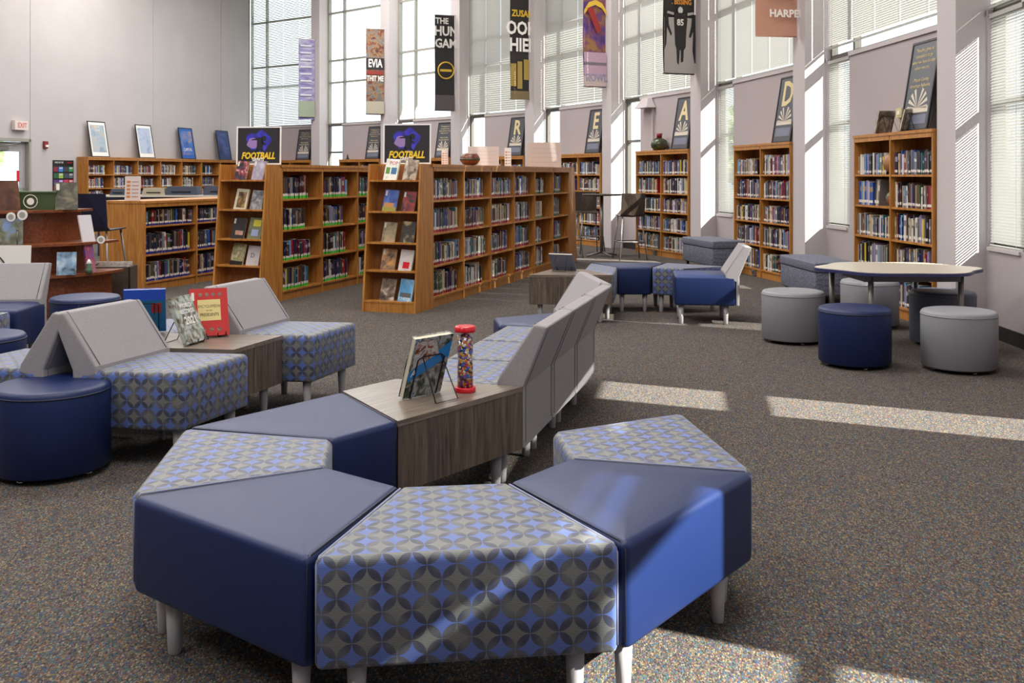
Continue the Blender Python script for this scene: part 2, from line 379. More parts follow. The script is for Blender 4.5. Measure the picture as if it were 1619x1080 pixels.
# outdoors
tag(MB().box(-80, 90, -60, 120, -.35, -.3).obj('ground', mat('pale_paving', sr(176, 174, 164), .9, .1, noise=.1, nscale=1)), 'pale paved ground outside the windows', kind='structure')
tag(MB().box(-60, -11.5, 5, 60, -.3, -.27).box(-60, -9.5, 30.9, 60, -.3, -.27).obj('ground_lawn', mat('grass_lawn', sr(150, 176, 110), .9, .1, noise=.25, nscale=3)), 'mown lawn outside the glass door', kind='structure')
LEAF = blotch('tree_leaves', [sr(70, 92, 56), sr(124, 146, 92), sr(176, 190, 140)], 2.2, rough=.8)
BARK = mat('bark', sr(80, 66, 54), .9)
def tree(x, y, h, label):
    root = thing('tree', label, 'tree', (x, y, -.3), random.random()*6)
    MB().tube([(0, 0, 0), (.1, 0, h*.35), (0, .1, h*.8)], .22, 8, r2=.08).obj('trunk', BARK, root)
    bm = bmesh.new()
    for k in range(16):
        r = h*random.uniform(.12, .2); a = random.random()*6.28; q = random.uniform(0, h*.25); z = h*random.uniform(.35, .9)
        g = bmesh.ops.create_icosphere(bm, subdivisions=3, radius=r)
        for v in g['verts']:
            v.co *= 1+random.uniform(-.22, .22); v.co += Vector((q*math.cos(a), q*math.sin(a), z))
    me = bpy.data.meshes.new('crown'); bm.to_mesh(me); bm.free(); me.materials.append(LEAF)
    o = bpy.data.objects.new('crown', me); COL.objects.link(o); o.parent = root
for x, y, h, lb in ((-26, 33, 8, 'green tree seen through the upper part of the glass door'), (-30, 41, 9, 'bushy green tree farther out behind the glass door'), (-21, 36, 7, 'green tree nearest the building corner'), (-19, 29, 6, 'small tree close outside the glass door'),
                    (8, 52, 5, 'tree outside the narrow window behind the bar stools'), (13, 62, 6, 'distant tree seen past the letter A poster'), (-36, 30, 8, 'tree at the left beyond the door')):
    tree(x, y, h, lb)

# ------------------------------------------------------------------ upholstered modules
def rpoly(poly, e, rc, n=4):
    """inset polygon by e with rounded corners; poly counter-clockwise; same count each call"""
    N = len(poly); out = []
    P = [Vector(p) for p in poly]
    for i in range(N):
        a, b, c = P[i-1], P[i], P[(i+1) % N]
        d1 = (b-a).normalized(); d2 = (c-b).normalized()
        n1 = Vector((-d1.y, d1.x)); n2 = Vector((-d2.y, d2.x))
        r = max(rc-e, .002); m = (n1+n2); m = m/(1+n1.dot(n2))
        ctr = b+m*(e+r)
        a1 = math.atan2(-n1.y, -n1.x); a2 = math.atan2(-n2.y, -n2.x)
        while a2 < a1: a2 += 2*PI
        for k in range(n+1):
            t = a1+(a2-a1)*k/n; out.append((ctr.x+r*math.cos(t), ctr.y+r*math.sin(t)))
    return out
def pad(mb, poly, z0, z1, rc=.022, rt=.022, rb=.015, n=4, crown=.006, off=0):
    prof = [(rb, z0), (rb*.3, z0+rb*.3), (0, z0+rb)]
    prof.append((0, z1-rt))
    for k in range(1, 5):
        t = k/4*PI/2; prof.append((rt*(1-math.cos(t)), z1-rt+rt*math.sin(t)))
    prof.append((rt+.08, z1+crown))
    rings = [rpoly(poly, e, rc, n) if e <= rt else rpoly(poly, e, rc+e, n) for e, z in prof]
    m = len(rings[0]); per = [0]
    for i in range(m):
        p, q = Vector(rings[2][i]), Vector(rings[2][(i+1) % m]); per.append(per[-1]+(q-p).length)
    vs = [(x, y, prof[k][1]) for k, rg in enumerate(rings) for x, y in rg]; fs = []; uv = []
    ts = [0]
    for k in range(len(prof)-1): ts.append(ts[-1]+math.hypot(prof[k+1][0]-prof[k][0], prof[k+1][1]-prof[k][1]))
    for k in range(len(prof)-1):
        for i in range(m):
            j = (i+1) % m; f = (k*m+i, k*m+j, (k+1)*m+j, (k+1)*m+i); fs.append(f)
            if k < len(prof)-2: uv.append([(per[i]+off, ts[k]), (per[i+1]+off, ts[k]), (per[i+1]+off, ts[k+1]), (per[i]+off, ts[k+1])])
            else: uv.append([vs[q][:2] for q in f])
    top = tuple((len(prof)-1)*m+i for i in range(m)); fs.append(top); uv.append([vs[q][:2] for q in top])
    fs.append(tuple(range(m-1, -1, -1))); uv.append([vs[q][:2] for q in range(m-1, -1, -1)])
    return mb.add(vs, fs, 0, uv, True)
leg_me = MB().lathe([(.017, 0), (.019, .004), (.027, .18)], 14).obj('leg', LEG).data
bpy.data.objects.remove(bpy.data.objects['leg'])
def legs(root, poly, ins=.075):
    for x, y in rpoly_pts(poly, ins):
        o = bpy.data.objects.new('leg', leg_me); COL.objects.link(o); o.parent = root; o.location = (x, y, 0)
def rpoly_pts(poly, e):
    N = len(poly); P = [Vector(p) for p in poly]; out = []
    for i in range(N):
        a, b, c = P[i-1], P[i], P[(i+1) % N]; d1 = (b-a).normalized(); d2 = (c-b).normalized()
        n1 = Vector((-d1.y, d1.x)); n2 = Vector((-d2.y, d2.x)); m = (n1+n2)/(1+n1.dot(n2)); out.append(b+m*e)
    return out
def ccw(poly):
    A = sum(poly[i-1][0]*poly[i][1]-poly[i][0]*poly[i-1][1] for i in range(len(poly)))
    return poly if A > 0 else poly[::-1]
SH = .46
def bench(poly, m, label, group, edge0=True):
    """poly world coordinates; wedge ottoman"""
    poly = ccw(poly); cx = sum(p[0] for p in poly)/len(poly); cy = sum(p[1] for p in poly)/len(poly)
    lp = [(x-cx, y-cy) for x, y in poly]
    # local frame aligned with longest edge
    k = max(range(len(lp)), key=lambda i: (Vector(lp[(i+1) % len(lp)])-Vector(lp[i])).length)
    d = Vector(lp[(k+1) % len(lp)])-Vector(lp[k]); th = math.atan2(d.y, d.x)
    c, s = math.cos(-th), math.sin(-th); lp = [(x*c-y*s, x*s+y*c) for x, y in lp]; lp = lp[k:]+lp[:k]
    root = thing('wedge_ottoman', label, 'ottoman', (cx, cy, 0), th, group)
    lq = rpoly_pts(lp, .003); lq = [(p.x, p.y) for p in lq]
    pad(MB(), lq, .18, SH).obj('cushion', m, root)
    # piping over the slanted sides
    rp = rpoly(lq, 0, .022, 4)
    for (i, j) in ((1, 2), (3, 0)):
        a, b = Vector(rp[i*5+2]), Vector(rp[j*5+2]); dd = (b-a).normalized()
        pts = [(a.x, a.y, .2), (a.x, a.y, SH-.022), (a.x+dd.x*.018, a.y+dd.y*.018, SH-.004), (b.x-dd.x*.018, b.y-dd.y*.018, SH-.004), (b.x, b.y, SH-.022), (b.x, b.y, .2)]
        MB().tube(pts, .0035, 6).obj('piping', NAVYP if m is NAVY else mat('light_piping', sr(128, 132, 160), .6), root)
    legs(root, lq)
    pads_ = MB(); x = .1; pads_.box(-x, x, -.05, .05, .165, .185); pads_.obj('base_plate', BLACK, root)
    return root
RC = Vector((-.226, 3.46)); RO, RI = 1.045, .431
def ringw(a0, m, label, group=None, C=RC):
    a1 = a0+45; P = []
    for r, a in ((RO, a0), (RO, a1), (RI, a1), (RI, a0)): P.append((C.x+r*math.cos(R(a)), C.y+r*math.sin(R(a))))
    return bench(P, m, label, group)
A0 = -15.35
G = 'wedge ottomans of the front ring'
ringw(A0-90, CIRC, 'circle-patterned wedge ottoman at the very front, between two navy ones', G)
ringw(A0-135, NAVY, 'navy vinyl wedge ottoman at the front left of the ring', G)
ringw(A0-45, NAVY, 'navy vinyl wedge ottoman at the front right, half in sunlight', G)
ringw(A0, CIRC, 'circle-patterned wedge ottoman at the right end of the ring', G)
ringw(A0-180, CIRC, 'circle-patterned wedge ottoman at the left of the ring', G)
ringw(A0-225, NAVY, 'navy vinyl wedge ottoman touching the grey wood table', G)
def wtable(poly, label, z=SH):
    poly = ccw(poly); cx = sum(p[0] for p in poly)/len(poly); cy = sum(p[1] for p in poly)/len(poly)
    lp = [(x-cx, y-cy) for x, y in poly]
    root = thing('side_table', label, 'table', (cx, cy, 0), 0, 'grey wood tables between the seats')
    k = max(range(len(lp)), key=lambda i: (Vector(lp[(i+1) % len(lp)])-Vector(lp[i])).length)
    d = Vector(lp[(k+1) % len(lp)])-Vector(lp[k]); th = math.atan2(d.y, d.x); root.rotation_euler.z = th
    c, s = math.cos(-th), math.sin(-th); lp = [(x*c-y*s, x*s+y*c) for x, y in lp]
    MB().prism(lp, z-.022, z).obj('table_top', WALT, root)
    q = [(p.x, p.y) for p in rpoly_pts(lp, .002)]; q2 = [(p.x, p.y) for p in rpoly_pts(lp, .02)]
    for i in range(len(q)):
        j = (i+1) % len(q); MB().prism([q[i], q[j], q2[j], q2[i]], .18, z-.022).obj('side_panel', WAL, root)
    MB().prism(q2, .185, .2).obj('bottom_panel', WAL, root)
    legs(root, q, .07)
    return root
def pol(C, r, a): return (C[0]+r*math.cos(R(a)), C[1]+r*math.sin(R(a)))
P1 = pol(RC, RI, A0-225); P4 = pol(RC, RO, A0-225)
d1 = 52.15; P2 = pol(P1, .8, d1); P3 = pol(P2, .614, d1+112.5)
wtable([P1, P2, P3, P4], 'grey wood wedge table holding the magazine and sprinkle-filled jar')
def chair(loc, rot, seatm, label, group, W=.574, front=None, D=.57, shear=None, bt=0.0, name='lounge_chair'):
    """local x forward, y along the width, origin at the middle of the rear foot line"""
    front = W if front is None else front
    root = thing(name, label, 'chair', (loc[0], loc[1], 0), R(rot), group)
    x0 = .035
    hw0 = W/2-.003; hw1 = front/2-.003
    p = [(x0, -hw0), (D, -hw1), (D, hw1), (x0, hw0)]
    pad(MB(), p, .18, SH, .02, .03).obj('seat', seatm, root, shear=shear)
    prof = [(0, .18), (.03, .18), (.03, .40), (.13, .44), (.125, .48), (-.045, .738), (-.112, .73), (0, .455)]
    bm = bmesh.new(); w = W/2-.004
    va = [bm.verts.new((x, -w, z)) for x, z in prof]; vb = [bm.verts.new((x, w, z)) for x, z in prof]
    n = len(prof); bm.faces.new(va[::-1]); bm.faces.new(vb)
    for i in range(n): bm.faces.new((va[i], va[(i+1) % n], vb[(i+1) % n], vb[i]))
    bmesh.ops.recalc_face_normals(bm, faces=bm.faces)
    es = [e for e in bm.edges if abs(e.verts[0].co.y-e.verts[1].co.y) < 1e-6 or min(v.co.z for v in e.verts) > .7]
    bmesh.ops.bevel(bm, geom=es, offset=.013, segments=3, affect='EDGES', profile=.6)
    if shear:
        for v in bm.verts: v.co.x += v.co.y*shear[0]; v.co.y *= shear[1]
    me = bpy.data.meshes.new('backrest'); bm.to_mesh(me); bm.free(); me.materials.append(GREYF)
    for q in me.polygons: q.use_smooth = False
    o = bpy.data.objects.new('backrest', me); COL.objects.link(o); o.parent = root
    for sgn in (-1, 1):
        y = sgn*(w-.03); MB().tube([(.0, y, .2), (-.001, y, .455), (-.112, y, .727), (-.045, y, .7385), (.124, y, .485)], .0022, 5).obj('seam', mat('seam_thread', sr(104, 100, 104), .8), root, shear=shear)
    q = [(x0+.02, -hw0), (D, -hw1), (D, hw1), (x0+.02, hw0)]
    if shear: q = [(x+y*shear[0], y*shear[1]) for x, y in q]
    legs(root, q, .065)
    return root
SR = d1+22.5
sd = Vector((math.cos(R(SR)), math.sin(R(SR)))); GS = 'grey-backed seats of the central curve'
p2 = Vector(P2)+sd*.0
for k, lb in enumerate(('grey-backed seat with circle-patterned cushion next to the grey wood table', 'middle grey-backed seat of the three in a straight row', 'far grey-backed seat of the straight row of three')):
    c = p2+sd*(.2885+.577*k); chair((c.x, c.y), SR+90, CIRC, lb, GS)
E0 = p2+sd*1.735; d4 = SR+22.5; c = E0+Vector((math.cos(R(d4)), math.sin(R(d4))))*.4
chair((c.x, c.y), d4+90, NAVY, 'grey-backed wedge seat with navy cushion at the far end of the curve', GS, W=.8, front=.33)
# left back-to-back group
SHR = (math.cos(R(80)), math.sin(R(80))); GL = 'back-to-back lounge chairs on the left'
chair((-2.05, 5.104), -8, CIRC, 'grey-backed chair with blue circle-patterned seat behind the big navy stool', GL, shear=SHR)
chair((-1.655, 6.223), -8, CIRC, 'grey-backed circle-patterned chair on the far side of the encyclopedia table', GL, shear=SHR)
chair((-2.199, 5.124), 172, CIRC, 'grey-backed chair facing left, back to back with its neighbour', GL, shear=SHR)
chair((-1.804, 6.244), 172, CIRC, 'grey-backed chair facing away behind the encyclopedia', GL, shear=SHR)
a72 = Vector((math.cos(R(72)), math.sin(R(72)))); b72 = Vector((math.cos(R(172)), math.sin(R(172))))
n0 = Vector((-1.51, 5.40)); q = [n0, n0+a72*.5, n0+a72*.5+b72*1.0, n0+b72*1.0]
wtable([tuple(v) for v in q], 'grey wood table holding the red encyclopedia and the yearbook')
chair((-3.83, 7.52), -85, NAVY, 'large grey-backed navy chair at the left edge of the picture', 'far left lounge seats', W=.62)
bench([(-4.25, 6.48), (-3.47, 6.48), (-3.47, 6.9), (-4.25, 6.9)], CIRC, 'circle-patterned bench at the left edge in front of a navy chair', 'far left lounge seats')
# far ring
wtable([(.16, 9.42), (.95, 9.42), (.71, 9.99), (.395, 9.99)], 'grey wood wedge table holding a propped-up book, in the far group')
GF = 'ottomans of the far group'
bench([(.965, 9.43), (1.075, 10.17), (.845, 10.74), (.725, 10.0)], CIRC, 'circle-patterned wedge ottoman tucked behind the far wood table', GF)
bench([(1.08, 10.18), (1.42, 10.18), (1.655, 10.75), (.85, 10.75)], NAVY, 'navy wedge ottoman in the middle of the far group', GF)
bench([(1.43, 10.18), (1.72, 10.06), (2.22, 10.3), (1.67, 10.74)], CIRC, 'circle-patterned wedge ottoman behind the far navy chair', GF)
chair((2.16, 9.58), 173, NAVY, 'navy chair with light grey back in the far group', 'far lounge chair', D=.6)
# round stools
def stool(x, y, m, label, group, h=.43, r=.258):
    root = thing('round_stool', label, 'stool', (x, y, 0), random.random()*3, group)
    MB().lathe([(r-.012, .025), (r, .035), (r+.002, h-.03), (r-.002, h-.014), (r-.012, h-.004), (r-.03, h), (r*.5, h+.004), (.01, h+.005)], 48).obj('cushion', m, root)
    MB().lathe([(r+.0035, h-.035), (r+.0055, h-.031), (r+.0035, h-.027)], 48).obj('piping', NAVYP if m is NAVY else m, root)
    MB().box(-.001, .001, -r-.004, -r, .04, h-.03).obj('seam', mat('seam_thread', sr(104, 100, 104), .8), root)
    for k in range(4):
        a = k*PI/2+.4; MB().lathe([(.018, 0), (.018, .012), (.008, .014), (.008, .03)], 10, (math.cos(a)*(r-.06), math.sin(a)*(r-.06), 0)).obj('glide', CHROME, root)
GSt = 'round vinyl stools'
stool(-2.19, 4.74, NAVY, 'big navy round stool at the left edge in the foreground', GSt, .42, .262)
stool(-3.30, 6.18, NAVY, 'navy round stool cut by the left edge', GSt, .42)
stool(-3.48, 8.12, NAVY, 'navy round stool in front of the cherry display', GSt, .42, .27)
stool(2.54, 7.38, NAVY, 'navy round stool in front of the scalloped table', GSt)
stool(3.236, 7.21, GREYV, 'light grey round stool nearest, right of the navy one', GSt)
stool(2.38, 8.43, GREYV, 'light grey round stool left of the scalloped table', GSt)
stool(3.33, 9.27, GREYV, 'grey round stool under the far side of the table with striped sunlight', GSt)
stool(3.58, 8.28, mat('slate_vinyl', sr(86, 92, 108), .5), 'slate blue round stool behind the scalloped table', GSt, .445)
# scalloped table
def scallop():
    root = thing('activity_table', 'scalloped-edge activity table with pale laminate top and navy rim', 'table', (3.15, 8.13, 0), 0)
    def out(k=1.0, n=96):
        P = []
        for i in range(n):
            t = 2*PI*i/n; r = 1+.055*math.cos(6*t+PI*.1); P.append((.64*k*r*math.cos(t), .52*k*r*math.sin(t)))
        return P
    MB().prism(out(), .625, .648).obj('table_rim', mat('navy_edge', sr(44, 48, 92), .4), root)
    MB().prism(out(.985), .648, .652).obj('table_top', mat('pale_laminate', sr(192, 182, 166), .35, .5), root)
    MB().box(-.36, .36, -.3, -.28, .565, .625).box(-.36, .36, .28, .3, .565, .625).box(-.38, -.36, -.3, .3, .565, .625).box(.36, .38, -.3, .3, .565, .625).obj('apron', mat('apron_grey', sr(110, 104, 108), .5), root)
    for x, y in ((-.32, -.28), (.39, -.28), (-.48, .18), (.29, .36)):
        MB().lathe([(.022, .05), (.022, .625)], 16, (x, y, 0)).obj('leg', STEEL, root)
        MB().lathe([(.024, 0), (.024, .05)], 16, (x, y, 0)).obj('caster', BLACK, root)
scallop()
# storage benches by the windows
def sbench(x0, y0, x1, y1, w, label):
    a, b = Vector((x0, y0)), Vector((x1, y1)); L = (b-a).length; th = math.atan2(b.y-a.y, b.x-a.x)
    root = thing('storage_bench', label, 'bench', (x0, y0, 0), th, 'grey tweed storage benches')
    pad(MB(), [(.01, .01), (L-.01, .01), (L-.01, w-.01), (.01, w-.01)], .10, .35, .02, .008).obj('box_body', TWEED, root)
    pad(MB(), [(0, 0), (L, 0), (L, w), (0, w)], .355, .46, .03, .02).obj('lid', TWEED, root)
    for x in (.08, L-.08):
        for y in (.07, w-.07): MB().lathe([(.018, 0), (.022, .1)], 10, (x, y, 0)).obj('foot', BLACK, root)
sbench(3.18, 11.85, 3.25, 10.69, .5, 'grey tweed storage bench with lid behind the scalloped table')
sbench(2.60, 15.26, 2.84, 14.12, .5, 'grey tweed storage bench with lid behind the far navy chair')

# ------------------------------------------------------------------ bookcases
def bookcase(name, label, group, loc, rz, nb, bw, Hc, zs, depth, double=False):
    root = thing(name, label, 'bookcase', (*loc, 0), rz, group); t = .022; cy = depth/2 if double else depth
    Wd = nb*bw
    for k in range(nb+1):
        x = k*bw; x0 = max(0, x-t/2) if 0 < k < nb else (0 if k == 0 else Wd-t)
        w_ = t
        MB().box(x0, x0+w_, 0, depth, 0, Hc-.03).obj('side_panel' if k in (0, nb) else 'divider', OAK, root)
    for k in range(nb):
        xa = k*bw+(t if k == 0 else t/2); xb = (k+1)*bw-(t if k == nb-1 else t/2)
        for z in zs: MB().box(xa, xb, .006, depth-.006, z-.02, z).obj('shelf', OAK, root)
        MB().box(xa, xb, .02, .035, 0, zs[0]-.02).obj('kick_board', OAK, root)
        MB().box(xa, xb, -.004, .02, Hc-.075, Hc-.03).obj('cornice', OAK, root)
        MB().box(xa, xb, cy-.008 if not double else cy-.004, cy if not double else cy+.004, zs[0], Hc-.03).obj('back_panel', OAKB, root)
    MB().box(-.006, Wd+.006, -.012, depth+.006, Hc-.03, Hc).obj('top_panel', OAK, root)
    return root
PAL = {'navy': (24, 32, 74), 'black': (26, 24, 28), 'charcoal': (56, 54, 60), 'white': (206, 202, 196), 'cream': (190, 174, 142), 'blue': (40, 78, 150), 'sky blue': (110, 150, 190), 'red': (150, 30, 36),
       'maroon': (84, 26, 36), 'brown': (86, 62, 44), 'grey': (120, 118, 122), 'teal': (40, 104, 112), 'green': (52, 86, 54), 'yellow': (198, 176, 50), 'purple': (78, 58, 112), 'tan': (150, 124, 92), 'orange': (176, 94, 40), 'lilac': (140, 130, 170)}
COLS = list(PAL)
WTS_D = [11, 24, 18, 3, 3, 5, 2, 3, 5, 9, 8, 3, 3, 1, 3, 3, 1, 2]
WTS_L = [9, 10, 12, 17, 12, 5, 5, 4, 7, 8, 13, 4, 3, 1, 4, 6, 1, 6]
cmat = {c: mat('cover_'+c.replace(' ', '_'), sr(*v), .35, .5) for c, v in PAL.items()}
tmat = {'none': None, 'red': mat('tape_red', sr(150, 30, 48), .5), 'green': mat('tape_green', sr(60, 190, 50), .5), 'blue': mat('tape_blue', sr(26, 34, 130), .5), 'dkgreen': mat('tape_dark_green', sr(40, 110, 78), .5)}
LABM = mat('spine_label_white', sr(214, 208, 200), .6)
bme = {}
def bookverts(col, tape, ti):
    # z stations, front face banded
    zz = [0, .09, .13 if tape != 'none' else .10, .25 if tape != 'none' else .21, .58, .8 if ti == 2 else .7, 1.0]
    if tape != 'none': mi = [2, 2, 1, 0, 3 if ti > 1 else 0, 0]
    else: mi = [0, 0, 1, 0, 3 if ti > 1 else 0, 0]
    v = []; f = []; m = []
    for z in zz: v += [(0, 0, z), (1, 0, z)]
    for k in range(6): f.append((2*k, 2*k+1, 2*k+3, 2*k+2)); m.append(mi[k])
    n = len(v); v += [(0, 1, 0), (1, 1, 0), (1, 1, 1), (0, 1, 1)]
    f += [tuple([2*k for k in range(6, -1, -1)]+[n, n+3][::1])[::1]]; m.append(0)
    f += [tuple([2*k+1 for k in range(7)]+[n+2, n+1])]; m.append(0)
    f += [(12, 13, n+2, n+3), (n, n+1, 1, 0), (n+1, n, n+3, n+2)]; m += [4, 4, 4]
    f[6] = tuple([0, n, n+3]+[2*k for k in range(6, 0, -1)])
    return v, f, m
def bmesh_of(col, tape, ti):
    key = (col, tape, ti)
    if key in bme: return bme[key]
    v, f, m = bookverts(col, tape, ti); me = bpy.data.meshes.new('book'); me.from_pydata(v, [], f)
    alt = cmat[{'white': 'grey', 'cream': 'tan', 'yellow': 'black', 'grey': 'white'}.get(col, ('grey', 'cream', 'tan', 'lilac')[(ti+len(col)) % 4])]
    for x in (cmat[col], LABM, tmat[tape] or cmat[col], alt, PAPER): me.materials.append(x)
    me.polygons.foreach_set('material_index', m); me.update(); bme[key] = me; return me
BOOKS = []
ORD = 'first second third fourth fifth sixth seventh eighth ninth tenth eleventh twelfth thirteenth fourteenth fifteenth sixteenth seventeenth eighteenth nineteenth twentieth'.split()+['twenty-'+w for w in 'first second third fourth fifth sixth seventh eighth ninth'.split()]+['thirtieth']+['thirty-'+w for w in 'first second third fourth fifth sixth seventh eighth ninth'.split()]+['fortieth']
def fill(loc, rz, nb, bw, zs, Hc, tape, wts, frac, short, dp=.15, skip=(), y0=.03):
    M = T(*loc, 0) @ RZ(rz)
    for b in range(nb):
        tp = tape[b] if isinstance(tape, (list, tuple)) else tape
        for si, z in enumerate(zs):
            if (b, si) in skip: continue
            up = (zs[si+1] if si+1 < len(zs) else Hc-.05)-.02
            hmax = up-z-.04; x = b*bw+.03; fr = frac[b] if isinstance(frac, (list, tuple)) else frac
            lim = b*bw+.03+(bw-.07)*min(1, fr+random.uniform(-.12, .1)); k = 0
            base = min(hmax, random.uniform(.205, .25))
            while x < lim:
                w = random.uniform(.014, .034) if random.random() < .88 else random.uniform(.034, .05)
                h = min(hmax, base*random.uniform(.86, 1.12)); c = random.choices(COLS, wts)[0]
                ti = random.choice((0, 1, 2, 3, 0)); k += 1
                lean = random.uniform(-.02, .02) if random.random() < .8 else random.uniform(-.07, .0)
                Mb = M @ T(x, y0+random.uniform(0, .015), z) @ RY(lean)
                BOOKS.append(((Mb.translation-Vector((0, 0, H))).length, Mb, w*.94, dp, h, c, tp, ti, k, si, b, len(zs), short))
                x += w+.001
AN = R(71.5)
ZL = [.113, .442, .788, 1.135]; BW = .914
GC = 'double-sided oak bookcases in rows'
Rl, Ml, Ll = (-.835, 10.487), (-2.56, 11.07), (-4.41, 11.95)
bookcase('double_sided_bookcase', 'long oak bookcase of six bays with red-taped books, bowl on top', GC, Rl, AN, 6, BW, 1.52, ZL, .6, True)
bookcase('double_sided_bookcase', 'long oak bookcase with green-taped books in the middle row', GC, Ml, AN, 6, BW, 1.52, ZL, .6, True)
bookcase('double_sided_bookcase', 'low oak bookcase with three shelves and blue-taped books', GC, Ll, AN, 3, 1.02, 1.09, ZL[:3], .66, True)
fill(Rl, AN, 6, BW, ZL, 1.52, ['red']*4+['dkgreen']*2, WTS_L, [.88, .86, .84, .8, .5, .55], 'red-taped oak bookcase')
fill(Ml, AN, 6, BW, ZL, 1.52, 'green', WTS_D, .74, 'green-taped oak bookcase')
fill(Ll, AN, 3, 1.02, ZL[:3], 1.09, 'blue', WTS_D, .95, 'low blue-taped bookcase', skip=())
ZT = [.113, .44, .765, 1.087, 1.41]
shortn = {0: 'farthest wall bookcase', 1: 'second farthest wall bookcase', 2: 'wall bookcase behind the football posters', 3: 'letter R wall bookcase', 4: 'letter E wall bookcase', 5: 'letter A wall bookcase', 6: 'letter D wall bookcase', 7: 'quotation-poster wall bookcase'}
WC = {}
for i in range(0, 8):
    a, t, L, th = bayframe(i); n = Vector((t.y, -t.x))
    ce = L-CW-.02; wd = {7: 1.74, 6: 1.83, 5: 1.9, 4: 1.75}.get(i, min(1.7, L-CW-.95))
    s0 = ce-wd
    loc = a+t*s0+n*.31; WC[i] = (loc, th, wd)
    bookcase('tall_bookcase', 'tall five-shelf oak bookcase, the '+shortn[i], 'tall oak bookcases along the window wall', tuple(loc), th, 2, wd/2, 1.83, ZT, .3)
    sk = ((0, 3),) if i == 7 else ()
    fill(tuple(loc), th, 2, wd/2, ZT, 1.83, 'none', WTS_L, .93, shortn[i], skip=sk)
# left wall cases: local +x left to right = near to far
s_near = 7.42
locL = Vector(LW(s_near))+Vector((sl.y, -sl.x))*.33; thW = math.atan2(sl.y, sl.x)
bookcase('tall_bookcase', 'long row of oak bookcases along the plain grey left wall', 'tall oak bookcase along the left wall', tuple(locL), thW, 8, .9, 1.83, ZT, .3)
fill(tuple(locL), thW, 8, .9, ZT, 1.83, 'none', WTS_L, .68, 'left wall bookcase')
# write the books
BOOKS.sort(key=lambda b: b[0])
LV = {5: ('bottom', 'fourth', 'middle', 'second', 'top'), 4: ('bottom', 'third', 'second', 'top'), 3: ('bottom', 'middle', 'top')}
BN = ('first', 'second', 'third', 'fourth', 'fifth', 'sixth', 'seventh', 'eighth')
NIND = 265
for q in BOOKS[:NIND]:
    d_, Mb, w, dp, h, c, tp, ti, k, si, b, ns, short = q
    o = bpy.data.objects.new('book', bmesh_of(c, tp, ti)); COL.objects.link(o)
    o.matrix_world = Mb @ Matrix.Diagonal((w, dp, h, 1))
    tag(o, '%s book, %s from left, %s shelf, %s bay, %s' % (c, ORD[min(k-1, len(ORD)-1)], LV[ns][si], BN[b], short), 'book', 'books on the '+short)
sb = MB(); mats = []; midx = {}
def mid(m):
    if m.name not in midx: midx[m.name] = len(mats); mats.append(m)
    return midx[m.name]
for q in BOOKS[NIND:]:
    d_, Mb, w, dp, h, c, tp, ti, k, si, b, ns, short = q
    me = bmesh_of(c, tp, ti); MM = Mb @ Matrix.Diagonal((w, dp, h, 1))
    v, f, m = bookverts(c, tp, ti); o = len(sb.v); sb.v += [tuple(MM @ Vector(p)) for p in v]
    for ff, mm in zip(f, m): sb.f.append([o+j for j in ff]); sb.mi.append(mid(me.materials[mm])); sb.uv.append(None); sb.sm.append(False)
o = sb.obj('shelved_books', mats); tag(o, 'hundreds of upright library books on the farther oak shelves', 'books', 'shelved books', 'stuff')

# display ends
def display(loc, rz, label):
    root = thing('display_stand', label, 'bookcase', (*loc, 0), rz, 'sloped end displays'); W = .6
    for x in (0, W-.02):
        MB().add([(x+dx, y, z) for dx in (0, .02) for y, z in ((0, 0), (.45, 0), (.45, 1.52), (.15, 1.52))], [(0, 1, 2, 3), (7, 6, 5, 4), (0, 4, 5, 1), (1, 5, 6, 2), (2, 6, 7, 3), (3, 7, 4, 0)]).obj('side_panel', OAK, root)
    fy = lambda z: .15*z/1.52
    for z in (.113, .425, .71, 1.03, 1.353): MB().box(.02, W-.02, fy(z)+.004, .43, z-.018, z).obj('shelf', OAK, root)
    MB().box(.02, W-.02, .02, .035, 0, .095).obj('kick_board', OAK, root)
    MB().add([(.02, .20, 0), (W-.02, .20, 0), (W-.02, .36, 1.5), (.02, .36, 1.5), (.02, .22, 0), (W-.02, .22, 0), (W-.02, .38, 1.5), (.02, .38, 1.5)], [(0, 1, 2, 3), (7, 6, 5, 4), (0, 4, 5, 1), (3, 2, 6, 7), (0, 3, 7, 4), (1, 5, 6, 2)]).obj('back_panel', OAKB, root)
    MB().box(0, W, .36, .45, 1.48, 1.52).obj('top_panel', OAK, root)
    return root
av = Vector((math.cos(AN), math.sin(AN))); bv = Vector((-av.y, av.x))
def dloc(o): return Vector(o)-av*.45+bv*.6
DR, DM = dloc(Rl), dloc(Ml)
display(tuple(DR), AN-PI/2, 'sloped oak end display below the right football poster')
display(tuple(DM), AN-PI/2, 'sloped oak end display below the left football poster')
# far ends of the two rows
for o_, lb in ((Rl, 'sloped oak end unit at the far end of the red-taped row'), (Ml, 'sloped oak end unit at the far end of the green-taped row')):
    e = Vector(o_)+av*(6*BW+.455); display(tuple(e), AN+PI/2, lb)
def cover_book(M, w, h, t, cov, label, group, motif=None, name='book', spine=None):
    """standing face-out book; local x width, z height, front at -y, leaning back"""
    root = thing(name, label, 'book', (0, 0, 0), 0, group); root.matrix_world = M
    cv = MB().box(0, w, 0, .003, 0, h).box(0, w, t-.003, t, 0, h).box(0, .003, .003, t-.003, 0, h).obj('cover', cov, root)
    
    MB().box(.003, w-.003, .003, t-.003, .003, h-.003).obj('pages', PAPER, root)
    if motif: motif(cv, w, h)
    return root
def bars(*specs):
    def f(root, w, h):
        for (x0, x1, z0, z1, m, nm) in specs: MB().box(x0*w, x1*w, -.0012, -.0002, z0*h, z1*h).obj(nm, m, root)
    return f
